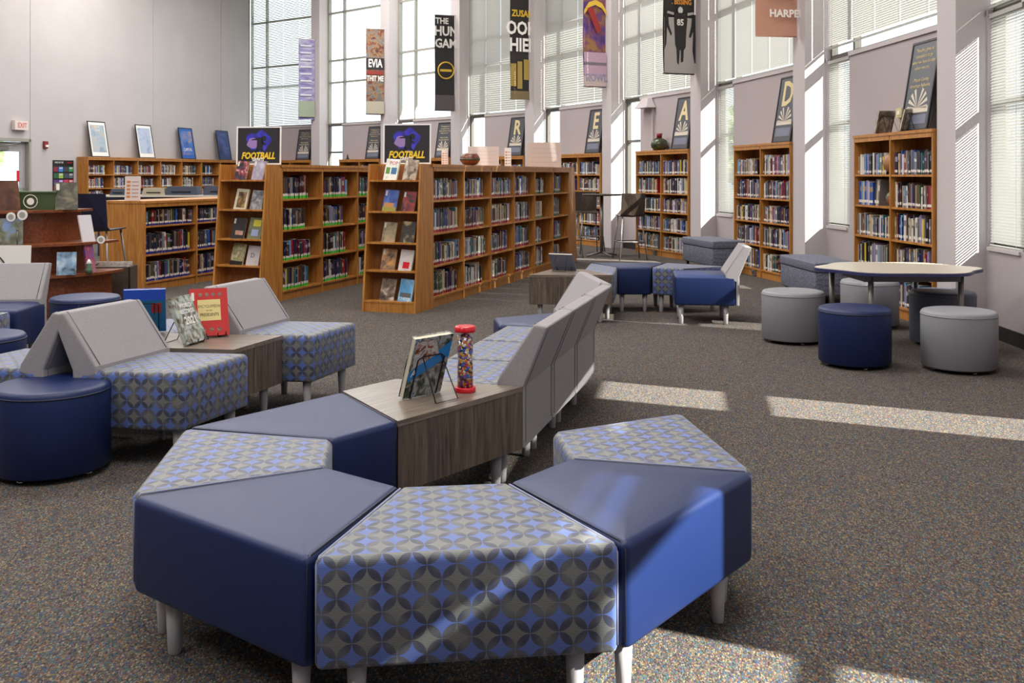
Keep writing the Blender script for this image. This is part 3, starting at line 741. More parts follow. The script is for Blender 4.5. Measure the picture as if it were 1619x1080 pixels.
def word(*specs):
    def f(root, w, h):
        for s in specs:
            if len(s) == 5: b, sz, x, z, m = s; text(b, sz, m, root, T(x*w, -.0016, z*h) @ RX(PI/2), ext=.0004)
            else:
                x0, x1, z0, z1, m, nm = s; MB().box(x0*w, x1*w, -.0012, -.0002, z0*h, z1*h).obj(nm, m, root)
    return f
K = lambda *c: [sr(*x) for x in c]
LB = LABM
st = (.06, .2, .72, .95, LB, 'library_label')
dcov = {
 'R': [[('white picture book with POP lettering', blotch('cov_pop', K((226, 224, 216), (232, 230, 222), (200, 205, 195)), 14, 1), word(('POP', .055, .6, .8, RED), (.1, .4, .3, .6, mat('gr', sr(90, 140, 60)), 'picture'), (.5, .9, .3, .6, mat('bl', sr(60, 110, 150)), 'picture'))),
        ('brown photograph-covered book', blotch('cov_br', K((60, 48, 40), (150, 130, 110), (200, 190, 176)), 12, 2), word(st))],
       [('blue-sky and wheat-field covered book', blotch('cov_sky', K((40, 60, 130), (60, 90, 170), (90, 120, 190)), 8, 3), word((.0, 1, 0, .22, mat('field', sr(150, 140, 60)), 'picture'), (.1, .8, .22, .4, mat('loaf', sr(190, 130, 70)), 'picture'), st)),
        ('black book with red and green photo', blotch('cov_bk', K((20, 18, 20), (36, 30, 30), (150, 30, 36), (60, 90, 50)), 14, 4), word(st))],
       [('tan landscape-covered book', blotch('cov_tan', K((90, 84, 66), (150, 134, 104), (180, 150, 110)), 10, 5), word(st)),
        ('black and gold abstract book', blotch('cov_gold', K((20, 18, 18), (50, 40, 30), (200, 180, 130)), 9, 6), None)],
       [('sunset-coloured paperback', blotch('cov_sun', K((60, 50, 60), (160, 120, 80), (210, 150, 80), (170, 160, 170)), 9, 7), word(st)),
        ('white book with red helmet picture', blotch('cov_wr', K((200, 190, 188), (214, 206, 202), (190, 180, 184)), 9, 8), word((.3, .8, .12, .42, RED, 'picture'), st))],
       [('bronze foil-covered book', blotch('cov_foil', K((50, 40, 34), (120, 100, 84), (220, 206, 190)), 13, 9), None),
        ('blue and white book with the word CHECK', blotch('cov_chk', K((60, 140, 200), (120, 180, 220), (220, 224, 226)), 7, 10), word(('CHECK', .045, .5, .12, WHITE), (.1, .9, .2, .4, mat('ck', sr(90, 90, 96)), 'picture')))]],
 'M': [[('dark picture book with red, white and blue figures', blotch('cov_m1', K((24, 20, 24), (40, 40, 60), (150, 40, 40), (200, 200, 210)), 15, 11), word(st)),
        ('lilac photograph-covered book', blotch('cov_m2', K((120, 112, 130), (160, 150, 168), (190, 184, 196)), 9, 12), word(st))],
       [('cream book with a dark golden photo', blotch('cov_m3', K((196, 186, 160), (206, 198, 178), (190, 180, 150)), 9, 13), word((.2, .85, .1, .85, blotch('cov_m3b', K((30, 24, 20), (110, 80, 40), (180, 140, 80)), 20, 3), 'picture'))),
        ('grey book with a crowd photo', blotch('cov_m4', K((50, 50, 56), (120, 120, 126), (186, 184, 186)), 14, 14), None)],
       [('black book showing a hand', blotch('cov_m5', K((18, 16, 16), (28, 24, 24), (34, 28, 28)), 9, 15), word((.3, .9, .2, .4, blotch('hand', K((150, 110, 90), (190, 150, 128)), 20, 3), 'picture'), st)),
        ('olive book with yellow title', blotch('cov_m6', K((80, 84, 58), (110, 112, 80), (96, 100, 70)), 9, 16), word((.3, .85, .6, .9, mat('ytitle', sr(206, 196, 60)), 'title_block'), (.25, .75, .15, .45, mat('pale_blue', sr(140, 154, 190)), 'picture')))],
       [('pale green book with black base band', blotch('cov_m7', K((170, 166, 130), (130, 120, 80), (196, 190, 160)), 16, 17), word((0, 1, 0, .2, BLACK, 'title_block'))),
        ('pinkish grey book with a round emblem', blotch('cov_m8', K((176, 168, 170), (190, 182, 184), (160, 150, 156)), 7, 18), word(('D', .07, .45, .5, mat('embl', sr(90, 80, 96)))))],
       ]}
DZs = (1.353, 1.03, .71, .425, .113)
for key, base, nm in (('R', DR, 'right football display'), ('M', DM, 'left football display')):
    M0 = T(base.x, base.y, 0) @ RZ(AN-PI/2)
    for r_, row in enumerate(dcov[key]):
        z = DZs[r_]
        for c_, (lb, cm, mo) in enumerate(row):
            h = random.uniform(.215, .245); w = h*.69; x = (.15, .36)[c_]+random.uniform(-.01, .01)
            y = .15*z/1.52+.07
            cover_book(M0 @ T(x, y, z) @ RZ(random.uniform(-.12, .1)) @ RX(-.26) @ RY(.06), w, h, .02, cm, lb+', '+('top' if r_ == 0 else BN[r_]+' shelf')+' of the '+nm, 'face-out books on the end displays', mo)

# ------------------------------------------------------------------ posters, boards, banners
def slab_poster(M, w, h, printm, frame, label, cat, group, cont=None, ft=.022, name='framed_poster', t=.018):
    root = thing(name, label, cat, (0, 0, 0), 0, group); root.matrix_world = M
    MB().box(0, w, 0, t, 0, ft).box(0, w, 0, t, h-ft, h).box(0, ft, 0, t, ft, h-ft).box(w-ft, w, 0, t, ft, h-ft).obj('frame', frame, root)
    pr = MB().box(ft, w-ft, t*.4, t*.8, ft, h-ft).obj('print', printm, root)
    if cont: cont(pr, w, h, t*.4)
    return root
SLATE = mat('slate_print', sr(74, 76, 84), .4)
PGE = mat('page_art', sr(206, 196, 180), .6); SHD = mat('page_reflection', sr(112, 116, 134), .5)
def openbook(root, w, h, y):
    m = MB(); cx = w*.5; z0 = h*.26
    for sx_ in (-1, 1):
        for k in range(4):
            a = R(18+22*k); L_ = w*.36; x1 = cx+sx_*L_*math.sin(a); z1 = z0+L_*math.cos(a)
            x2 = cx+sx_*L_*math.sin(a+.2); z2 = z0+L_*math.cos(a+.2)
            m.add([(cx, y-.001, z0), (x1, y-.001, z1), (x2, y-.001, z2)], [(0, 1, 2)])
        m.add([(cx, y-.001, z0), (cx+sx_*w*.4, y-.001, z0+.01), (cx+sx_*w*.4, y-.001, z0-.05), (cx, y-.001, z0-.05)], [(0, 1, 2, 3)])
    m.obj('book_picture', PGE, root)
    MB().box(w*.12, w*.88, y-.0015, y-.0005, h*.08, h*.18).obj('picture_reflection', SHD, root)
def letter(ch):
    def f(root, w, h, y):
        text(ch, .46, CREAM, root, T(w*.5, y-.002, h*.72) @ RX(PI/2), ext=.001, sx=.95).data.offset = .012
        openbook(root, w, h*1.25, y)
    return f
def lines(L, sz, m=CREAM, z=.7):
    def f(root, w, h, y):
        text('\n'.join(L), sz, m, root, T(w*.5, y-.002, h*z) @ RX(PI/2), ext=.0008, ls=1.15); openbook(root, w, h, y)
    return f
quote = ['"Reading gives us', 'someplace to go', 'when we have to stay', 'where we are."', '', '-Mason Cooley', 'American Aphorist']
cont = {3: letter('R'), 4: letter('E'), 5: letter('A'), 6: letter('D'), 7: lines(quote, .052)}
gen = lines(['read a book', 'every day', 'and go far', '', 'in the library'], .06)
gen = lines(quote, .05)
for i in range(0, 8):
    loc, th, wd = WC[i]
    M = T(loc.x, loc.y, 1.831) @ RZ(th) @ T(wd-.66-(.12 if i in (3, 4, 5, 6) else (.22 if i == 7 else .05)), .10, 0) @ RX(-.16)
    nm = {3: 'letter R', 4: 'letter E', 5: 'letter A', 6: 'letter D', 7: 'a long quotation'}.get(i)
    lb = ('slate framed poster with %s above an open book' % nm) if nm else ('small dark framed quotation poster on the '+shortn[i])
    slab_poster(M, .56, .90, SLATE, BLACK, lb, 'poster', 'framed posters on the wall bookcases', cont.get(i, gen))
pst = [(.25, blotch('post_a', K((120, 140, 156), (160, 172, 182), (196, 170, 130)), 4, 21), 'white-bordered blue-grey travel poster, first from the left', WHITE, 'Lake &\nCanoe'),
       (1.98, blotch('post_b', K((150, 164, 190), (176, 186, 206), (120, 140, 180)), 4, 22), 'white-bordered poster of a pale blue tower, second from the left', WHITE, None),
       (3.75, blotch('post_c', K((30, 70, 150), (70, 110, 180), (170, 130, 90)), 4, 23), 'blue poster with the word CAPITAL, third from the left', mat('pblue', sr(40, 90, 170)), 'CAPITAL'),
       (5.5, blotch('post_d', K((20, 30, 70), (40, 60, 120), (70, 90, 140)), 4, 24), 'dark blue framed poster, fourth from the left', mat('pdk', sr(50, 64, 110)), None)]
for s, pm, lb, bord, wd_ in pst:
    M = T(locL.x, locL.y, 1.831) @ RZ(thW) @ T(s, .09, 0) @ RX(-.17)
    def cc(root, w, h, y, pm=pm, wd_=wd_):
        MB().box(.07, w-.07, y-.003, y-.0005, .12, h-.09).obj('picture', pm, root)
        if wd_: text(wd_, .12 if wd_ == 'CAPITAL' else .08, WHITE, root, T(w/2, y-.005, h*(.3 if wd_ == 'CAPITAL' else .8)) @ RX(PI/2), sx=.8)
    slab_poster(M, .62, .87, bord, BLACK, lb, 'poster', 'posters on the left wall bookcase', cc)
# football posters
FBM = blotch('football_print', K((30, 26, 30), (32, 28, 40), (44, 44, 150), (52, 50, 190)), 5, 31)
FBK = mat('football_dark', sr(36, 32, 38), .5)
def football(root, w, h, y):
    g = MB(); cx, cz = w*.5, h*.6
    ring = [(cx+w*.27*math.cos(a)*(1+.15*math.sin(3*a)), cz+h*.27*math.sin(a)*(1+.2*math.cos(5*a))) for a in [2*PI*k/28 for k in range(28)]]
    g.add([(x, y-.001, z) for x, z in ring], [tuple(range(28))]); g.obj('blue_splash', blotch('splash', K((40, 36, 60), (50, 48, 170), (70, 64, 200)), 9, 5), root)
    ring = [(w*.37+w*.13*math.cos(a)*(1+.15*math.sin(4*a)), h*.56+h*.14*math.sin(a)) for a in [2*PI*k/20 for k in range(20)]]
    MB().add([(x, y-.002, z) for x, z in ring], [tuple(range(20))]).obj('pink_splash', mat('pinkspl', sr(150, 120, 176)), root)
    p = MB()
    for poly in ([(.44, .36), (.58, .36), (.60, .55), (.58, .72), (.46, .7), (.46, .5)], [(.56, .62), (.66, .62), (.67, .72), (.62, .76), (.56, .73)], [(.34, .66), (.48, .69), (.48, .64), (.34, .64)], [(.56, .62), (.66, .54), (.64, .5), (.55, .56)], [(.40, .33), (.46, .45), (.52, .33)], [(.55, .45), (.64, .34), (.56, .33)]):
        n = len(poly); p.add([(x*w, y-.003, z*h) for x, z in poly], [tuple(range(n))])
    p.obj('player_silhouette', mat('sil', sr(24, 24, 34)), root)
    t_ = text('FOOTBALL', h*.235, mat('fyellow', sr(232, 196, 48), .5), root, T(w*.49, y-.005, h*.225) @ RX(PI/2) @ Matrix.Shear('XY', 4, (.0, .0)), sx=.78); t_.data.offset = .004; t_.data.shear = .25
    text('GREATS', h*.11, WHITE, root, T(w*.49, y-.007, h*.13) @ RX(PI/2), sx=.8).data.offset = .002
    MB().box(w*.3, w*.72, y-.003, y-.001, h*.065, h*.075).obj('rule_line', WHITE, root)
for base, lb in ((DR, 'football poster with yellow lettering, right of the two'), (DM, 'football poster with yellow lettering, left of the two')):
    M = T(base.x, base.y, 1.521) @ RZ(AN-PI/2) @ T(.05, .39, 0) @ RZ(R(12)) @ RX(-.04)
    slab_poster(M, .52, .43, FBK, WHITE, lb, 'poster', 'football posters on the end displays', football, ft=.016, name='foam_board_poster', t=.01)
# hanging banners on the columns
def banner(i, label, bgm, items, w=.5, zt=5.3, zb=3.05):
    a = Vector(ND[i]); _, t, L, th = bayframe(i-1); n = Vector((t.y, -t.x)); c = a+n*(CP)-t*(CW*.5)
    rz = math.atan2(-n.y, -n.x)-R({1: 30, 2: 30, 3: 22, 4: 10}.get(i, 0))      # local +x from room toward column, -y faces the near end
    root = thing('hanging_banner', label, 'banner', (c.x, c.y, 0), rz, 'printed banners hanging from the columns')
    root.rotation_euler.z = rz
    nn = 8; vs = []; fs = []
    for r in range(nn+1):
        z = zb+(zt-zb)*r/nn; dy = .03*math.sin(r*.8+i)*(1-r/nn)
        vs += [(-w-.02, dy, z), (-.02, dy*.6, z), (-w-.02, dy+.003, z), (-.02, dy*.6+.003, z)]
    for r in range(nn):
        o_ = 4*r; fs += [(o_, o_+1, o_+5, o_+4), (o_+3, o_+2, o_+6, o_+7), (o_, o_+4, o_+6, o_+2), (o_+1, o_+3, o_+7, o_+5)]
    fs += [(0, 2, 3, 1), (4*nn, 4*nn+1, 4*nn+3, 4*nn+2)]
    cl = MB().add(vs, fs).obj('cloth', bgm, root)
    MB().tube([(-w-.04, .0, zt+.01), (.0, 0, zt+.01)], .012, 8).obj('rod', WHITE, root)
    MB().tube([(-w-.03, .0, zb), (-.03, 0, zb)], .008, 8).obj('rod', bgm, root)
    for it in items:
        if it[0] == 't':
            _, body, sz, x, z, m, sx_ = it
            o = text(body, sz, m, cl, T(-w*(1-x)-.02, -.036, z) @ RX(PI/2), sx=sx_); o.data.offset = sz*.03
        elif it[0] == 'b':
            _, x0, x1, z0, z1, m, nm = it; MB().box(-w*(1-x0)-.02, -w*(1-x1)-.02, -.034, -.031, z0, z1).obj(nm, m, cl)
        elif it[0] == 'p':
            _, poly, m, nm = it; k = len(poly); MB().add([(-w*(1-x)-.02, -.0345-.001*(hash(nm) % 2), z) for x, z in poly], [tuple(range(k))]).obj(nm, m, cl)
        elif it[0] == 'r':
            _, x, z, r0, m = it; pts = [(-w*(1-x)-.02+r0*math.cos(2*PI*k/28), -.036, z+r0*math.sin(2*PI*k/28)) for k in range(29)]
            MB().tube(pts, .018, 6).obj('ring_emblem', m, cl)
ink = lambda n, c: mat('ink_'+n, sr(*c), .6)
banner(1, 'purple text banner, farthest of the hanging banners', blotch('ban1', K((110, 100, 150), (150, 142, 186), (190, 190, 196)), 3, 41, stretch=(1, 1, 3)), [('b', .1, .8, 5.05-.2*k, 5.1-.2*k, ink('lil', (206, 202, 214)), 'text_line') for k in range(8)]+[('b', 0, 1, 3.05, 3.5, ink('sage', (150, 160, 140)), 'lower_field')], w=.46, zt=5.26, zb=2.98)
banner(2, 'red and brown hanging banner with white EVIA letters', blotch('ban2', K((60, 44, 40), (126, 70, 54), (150, 126, 96), (96, 104, 116), (150, 146, 138)), 7, 42), [('b', 0, 1, 4.2, 4.5, ink('dk', (40, 34, 36)), 'title_band'), ('t', 'EVIA', .3, .5, 4.35, WHITE, .62), ('b', 0, 1, 4.06, 4.16, ink('rd', (140, 50, 46)), 'title_band'), ('t', 'THIT ME', .2, .5, 3.95, WHITE, .6), ('b', 0, 1, 3.02, 3.35, ink('bg', (176, 168, 150)), 'lower_field')], w=.48, zt=5.27, zb=3.0)
banner(3, 'black hanging banner with white letters above a gold ring', ink('bk', (34, 30, 32)), [('t', 'THE', .2, .35, 5.15, WHITE, .9), ('t', 'HUN', .32, .56, 4.9, WHITE, .85), ('t', 'GAM', .3, .55, 4.6, WHITE, .85), ('r', .55, 3.95, .2, GOLD), ('b', .25, .85, 3.92, 3.98, GOLD, 'ring_bar'), ('b', 0, 1, 2.98, 3.35, ink('gr2', (84, 78, 80)), 'lower_field')], w=.5, zt=5.3, zb=2.97)
banner(4, 'dark hanging banner with pale letters above ochre upright bars', ink('bk2', (40, 34, 32)), [('t', 'OOK', .4, .55, 4.62, WHITE, .8), ('t', 'HIEF', .4, .6, 4.25, WHITE, .8), ('t', 'ZUSAK', .2, .6, 4.95, GOLD, .8), ('b', 0, .3, 3.35, 3.85, ink('ocher', (160, 136, 70)), 'bar'), ('b', .36, .62, 3.3, 3.9, ink('ocher', (160, 136, 70)), 'bar'), ('b', .7, 1, 3.5, 3.95, ink('ocher', (160, 136, 70)), 'bar'), ('b', 0, 1, 3.06, 3.25, ink('ochre2', (120, 104, 72)), 'lower_field')], w=.46, zt=5.4, zb=3.07)
banner(5, 'purple hanging banner with golden arch and pink lower part', blotch('ban5', K((60, 40, 80), (84, 52, 130), (120, 70, 90), (150, 110, 60)), 5, 45), [('p', [(0, 4.55), (.2, 4.7), (.5, 4.76), (.8, 4.7), (1, 4.55), (1, 4.46), (.8, 4.6), (.5, 4.66), (.2, 4.6), (0, 4.46)], GOLD, 'golden_arch'), ('p', [(.1, 4.6), (.4, 4.6), (.75, 4.2), (.6, 4.1)], ink('crim', (150, 40, 40)), 'red_swirl'), ('b', 0, 1, 3.3, 3.75, ink('rose', (186, 156, 176)), 'pink_field'), ('b', 0, 1, 3.5, 3.56, ink('mist', (150, 160, 170)), 'mist_band'), ('b', 0, 1, 3.1, 3.32, ink('pale', (196, 178, 176)), 'lower_field'), ('t', 'ROWL', .2, .55, 3.26, ink('violet', (150, 140, 176)), .8)], w=.5, zt=5.4, zb=3.09)
sil = ink('sil', (36, 32, 34)); pale = ink('palegrey', (176, 170, 168))
banner(6, 'black and white banner of football players numbered 85', ink('bk3', (44, 40, 42)), [('t', '. BISSING', .12, .55, 4.17, ink('orng', (220, 150, 60)), .75), ('b', 0, 1, 3.03, 3.92, pale, 'field_haze'),
    ('p', [(.3, 3.9), (.34, 3.98), (.5, 4.0), (.68, 3.98), (.74, 3.9), (.70, 3.7), (.68, 3.45), (.62, 3.4), (.6, 3.22), (.52, 3.2), (.52, 3.4), (.49, 3.4), (.46, 3.16), (.4, 3.2), (.38, 3.42), (.34, 3.48), (.32, 3.7)], sil, 'player_silhouette'),
    ('p', [(.0, 3.98), (.12, 3.97), (.14, 3.8), (.24, 3.66), (.2, 3.62), (.08, 3.76), (.06, 3.5), (0, 3.4)], sil, 'player_silhouette'), ('p', [(1, 3.98), (.88, 3.97), (.86, 3.8), (.78, 3.62), (.84, 3.6), (.92, 3.7), (.9, 3.4), (.96, 3.2), (1, 3.2)], sil, 'player_silhouette'),
    ('p', [(.08, 3.985), (.3, 3.955), (.3, 4.0), (.1, 4.02)], pale, 'arm'), ('p', [(.74, 3.955), (.95, 3.985), (.93, 4.02), (.74, 4.0)], pale, 'arm'),
    ('p', [(.51+.08*math.cos(a), 4.04+.055*math.sin(a)) for a in [2*PI*k/14 for k in range(14)]], ink('helm', (206, 204, 204)), 'helmet'), ('t', '85', .14, .51, 3.84, WHITE, .9)], w=.56, zt=5.4, zb=3.02)
banner(7, 'peach banner with white lettering, nearest of the hanging banners', ink('peach', (190, 140, 118)), [('t', 'A NOVEL', .085, .55, 3.62, ink('choc', (120, 84, 74)), 1.0), ('t', 'HARPER', .13, .72, 3.42, WHITE, 1.0)], w=.55, zt=5.4, zb=3.14)

# boards, signs and objects on the cases
def rowpt(o, s, q, z): p = Vector(o)+av*s+bv*q; return (p.x, p.y, z)
def board(loc, rz, w, h, m, label, cat='board', name='display_board', group='cards and boards on the bookcases', cont=None, lean=-.08):
    root = thing(name, label, cat, (0, 0, 0), 0, group); root.matrix_world = T(*loc) @ RZ(rz) @ RX(lean)
    MB().box(-w/2, w/2, 0, .006, 0, h).obj('card', m, root)
    MB().box(-w*.3, w*.3, .0, .05, 0, .004).obj('foot', m, root)
    if cont: cont(root, w, h)
    return root
PINKW = mat('pinkish_board', sr(206, 190, 184), .7)
def grid(root, w, h):
    for r_ in range(4): MB().box(-w*.38, w*.38, -.001, 0, h*(.2+.18*r_), h*(.22+.18*r_)).obj('ruled_line', mat('rule', sr(188, 172, 168), .7), root)
board(rowpt(Rl, 5.1, .3, 1.521), R(3), .53, .39, PINKW, 'large pale pinkish board standing on the far end of the red-taped bookcase', cont=grid)
board(rowpt(Rl, 2.6, .38, 1.521), R(3), .40, .26, PINKW, 'pale pinkish board behind the pottery bowl', cont=grid)
def icons(root, w, h):
    for r_ in range(5):
        MB().box(-w*.38, -w*.15, -.001, 0, h*(.12+.15*r_), h*(.21+.15*r_)).obj('icon', mat('icon_or', sr(190, 120, 60)), root)
        MB().box(-w*.05, w*.38, -.001, 0, h*(.15+.15*r_), h*(.18+.15*r_)).obj('text_line', mat('icon_tx', sr(150, 110, 100)), root)
board(rowpt(Rl, 3.35, .3, 1.521), R(3), .09, .26, WHITE, 'narrow white sign card beside the letter R poster', 'sign', 'sign_card', cont=icons)
board(rowpt(Rl, 1.55, .5, 1.521), R(3), .08, .19, PINKW, 'small card right of the football poster', 'sign', 'sign_card', cont=icons)
board(rowpt(Ml, 3.6, .2, 1.521), R(3), .13, .27, PINKW, 'tall card with small pictures left of a column', 'sign', 'sign_card', cont=icons)
board(rowpt(Ll, .05, .22, 1.091), R(0), .19, .30, PINKW, 'white sign card with orange icons on the low bookcase', 'sign', 'sign_card', cont=icons)
# pottery bowl
x, y, z = rowpt(Rl, 1.75, .25, 1.521)
root = thing('pottery_bowl', 'round brown pottery bowl on top of the red-taped bookcase', 'bowl', (x, y, z))
MB().lathe([(.05, 0), (.09, .015), (.122, .06), (.12, .10), (.095, .14), (.075, .152), (.07, .148), (.085, .12), (.1, .07), (.06, .02)], 32).obj('body', blotch('clay', K((70, 40, 28), (120, 62, 40), (92, 70, 48)), 14, 51, .3), root)
MB().lathe([(.123, .062), (.125, .075), (.122, .088)], 32).obj('band', mat('clay_band', sr(60, 56, 44), .4), root)
# vase on letter A case
loc, th, wd = WC[5]; p = T(loc.x, loc.y, 1.831) @ RZ(th) @ Vector((.62, .15, 0))
root = thing('vase', 'squat green glazed vase with red neck beside the letter A poster', 'vase', p)
MB().lathe([(.08, 0), (.14, .05), (.155, .11), (.13, .18), (.06, .22), (.05, .22), (.1, .16)], 28).obj('body', blotch('vgreen', K((36, 44, 30), (66, 72, 50), (50, 56, 40)), 8, 52, .25), root)
MB().lathe([(.045, .21), (.05, .26), (.06, .30), (.05, .30), (.03, .22)], 20).obj('neck', mat('vred', sr(130, 24, 36), .3), root)
def figurine(loc, m, label, h):
    root = thing('figurine', label, 'figurine', loc)
    MB().lathe([(h*.3, 0), (h*.32, h*.1), (h*.15, h*.35), (h*.2, h*.55), (h*.08, h*.7), (h*.14, h*.85), (.003, h)], 14).obj('body', m, root)
    MB().lathe([(h*.35, 0), (h*.35, .01)], 14).obj('base', BLACK, root)
loc, th, wd = WC[1]; p = T(loc.x, loc.y, 1.831) @ RZ(th) @ Vector((.25, .1, 0)); figurine(p, BLACK, 'small black figurine on a far wall bookcase', .14)
loc, th, wd = WC[2]; p = T(loc.x, loc.y, 1.831) @ RZ(th) @ Vector((.08, .1, 0)); figurine(p, mat('vred', sr(130, 24, 36), .3), 'small red ornament beside the right football poster', .22)
# easels
def easel(M, label, w=.16, m=WIRE, group='wire book easels'):
    root = thing('book_easel', label, 'easel', (0, 0, 0), 0, group); root.matrix_world = M
    r = .0028; h = .17
    MB().tube([(0, -.03, .035), (0, -.045, .012), (0, 0, .003), (0, .055, h), (w*.15, .06, h+.012), (w*.85, .06, h+.012), (w, .055, h), (w, 0, .003), (w, -.045, .012), (w, -.03, .035)], r, 6).obj('front_frame', m, root)
    MB().tube([(w*.15, .06, h+.008), (w*.08, .15, .003), (w*.92, .15, .003), (w*.85, .06, h+.008)], r, 6).obj('rear_leg', m, root)
    MB().tube([(0, 0, .004), (w*.3, -.04, .006), (w*.3, -.05, .03)], r, 6).obj('ledge_hook', m, root)
    MB().tube([(w, 0, .004), (w*.7, -.04, .006), (w*.7, -.05, .03)], r, 6).obj('ledge_hook', m, root)
LEAN = math.atan2(.055, .17)
# books stands on quotation case
loc, th, wd = WC[7]; MQ = T(loc.x, loc.y, 1.831) @ RZ(th)
for x, tt, lb, k in ((.55, -78, 'small book tilted on a stand left of the quotation poster', 0), (1.08, -70, 'open photo book tilted on a stand before the quotation poster', 1)):
    M = MQ @ T(x-.1, .20, 0) @ RZ(R(tt))
    easel(M @ T(0, 0, 0), 'wire easel under the '+('small book left of' if k == 0 else 'photo book in front of')+' the quotation poster')
    cover_book(M @ T(-.02, -.028, .012) @ RX(-LEAN), .2, .24 if k == 0 else .22, .02, blotch('qbk%d' % k, K((60, 58, 56), (130, 126, 120), (190, 186, 176)), 12, 60+k), lb, 'books on stands above the quotation bookcase')
easel(MQ @ T(1.52, .2, 0) @ RZ(R(-70)), 'empty black wire easel at the right end of the quotation bookcase')
# globes inside quotation case
for s, z, r, m, lb in ((.80, 1.411, .105, blotch('globe_tan', K((130, 90, 56), (160, 116, 76), (110, 76, 50)), 6, 70), 'tan globe on the top shelf of the quotation bookcase'), (.80, 1.088, .075, blotch('globe_mul', K((150, 120, 60), (60, 90, 70), (170, 90, 60)), 14, 71), 'small coloured globe on the shelf below the tan one')):
    p = MQ @ Vector((s-.06, .1, z-1.831)); root = thing('globe', lb, 'globe', p, 0, 'desk globes')
    MB().lathe([(max(.004, r*math.sin(PI*k/14)), r*1.1-r*math.cos(PI*k/14)) for k in range(15)], 24).obj('sphere', m, root)
    MB().lathe([(r*.5, 0), (r*.5, .008), (.01, r*.14)], 16).obj('base', BLACK, root)
# the half shelf of big books beside the small globe
xx = .04; kk = 0
for c, w, h in (('blue', .03, .25), ('blue', .035, .25), ('sky blue', .04, .25), ('cream', .03, .25), ('blue', .045, .25), ('lilac', .05, .26), ('white', .02, .25), ('blue', .09, .24), ('charcoal', .035, .28), ('cream', .03, .27), ('grey', .03, .27)):
    kk += 1; lean = .0 if kk < 9 else .16
    o = bpy.data.objects.new('book', bmesh_of(c, 'none', kk % 3)); COL.objects.link(o)
    o.matrix_world = MQ @ T(xx+(.0 if kk < 9 else .03), .04, 1.088-1.831) @ RY(lean) @ Matrix.Diagonal((w*.95, .18, h, 1)); xx += w+.002
    tag(o, '%s reference book, %s from left, second shelf left bay, quotation bookcase' % (c, ORD[kk-1]), 'book', 'reference books beside the small globe')

# ------------------------------------------------------------------ items on the tables
# magazine on front table: we see its back cover, the wire legs on our side
def magback(root, w, h):
    t = .03
    MB().add([(0, t+.001, h*.62), (w, t+.001, h*.28), (w, t+.001, h*.44), (0, t+.001, h*.9)], [(3, 2, 1, 0)]).obj('blue_band', mat('magblue', sr(20, 130, 210), .25), root)
    MB().add([(w*.3, t+.0015, h*.7), (w*.95, t+.0015, h*.5), (w*.95, t+.0015, h*.95), (w*.45, t+.0015, h*.95)], [(3, 2, 1, 0)]).obj('picture', blotch('magpic', K((60, 40, 30), (150, 70, 40), (210, 210, 206), (90, 90, 110)), 30, 81), root)
    text('A', .045, WHITE, root, T(w*.88, t+.003, h*.42) @ RZ(PI) @ RX(PI/2), ext=.0004)
magm = blotch('mag_cover', K((24, 34, 30), (60, 76, 56), (120, 120, 120), (170, 176, 170), (40, 90, 140)), 26, 80, .25)
MJ = T(-.31, 4.34, SH+.001) @ RZ(R(227))
easel(MJ @ T(.03, 0, 0), 'black wire easel holding the colourful magazine', .15)
cover_book(MJ @ T(0, -.032, .012) @ RX(-LEAN), .215, .275, .03, magm, 'glossy magazine with blue aerial photo on the front table', 'publications on the tables', magback)
# jar
jr = thing('sprinkle_jar', 'tall clear jar of multicoloured sprinkles with red lid and base', 'jar', (-.205, 4.36, SH))
def candy():
    m, n, l, b = nt('multicolour_sprinkles'); t = n.new('ShaderNodeTexCoord'); v = n.new('ShaderNodeTexVoronoi'); v.inputs['Scale'].default_value = 110
    l.new(t.outputs['Object'], v.inputs['Vector']); s = n.new('ShaderNodeSeparateColor'); l.new(v.outputs['Color'], s.inputs[0]); r = n.new('ShaderNodeValToRGB'); r.color_ramp.interpolation = 'CONSTANT'; l.new(s.outputs[0], r.inputs[0])
    for i, (p, c) in enumerate(((0, sr(30, 30, 40)), (.18, sr(220, 170, 70)), (.4, sr(30, 90, 200)), (.55, sr(230, 220, 210)), (.7, sr(150, 60, 120)), (.85, sr(210, 90, 50)))):
        e = r.color_ramp.elements[i] if i < 2 else r.color_ramp.elements.new(p); e.position = p; e.color = (*c, 1)
    l.new(r.outputs[0], b.inputs['Base Color']); b.inputs['Roughness'].default_value = .3
    bp = n.new('ShaderNodeBump'); bp.inputs['Distance'].default_value = .004; bp.invert = True; l.new(v.outputs['Distance'], bp.inputs['Height']); l.new(bp.outputs[0], b.inputs['Normal']); return m
MB().lathe([(.034, .012), (.034, .11), (.030, .14), (.034, .18), (.033, .235), (.02, .25), (.004, .255)], 32).obj('sprinkles', candy(), jr)['kind'] = 'stuff'
MB().lathe([(.045, 0), (.046, .004), (.046, .02), (.043, .022)], 36).obj('jar_base', RED, jr)
MB().lathe([(.046, .262), (.047, .266), (.047, .284), (.04, .288)], 36).obj('lid', RED, jr)
g = MB().lathe([(.037, .022), (.037, .262)], 36).obj('jar_wall', GLASS, jr)
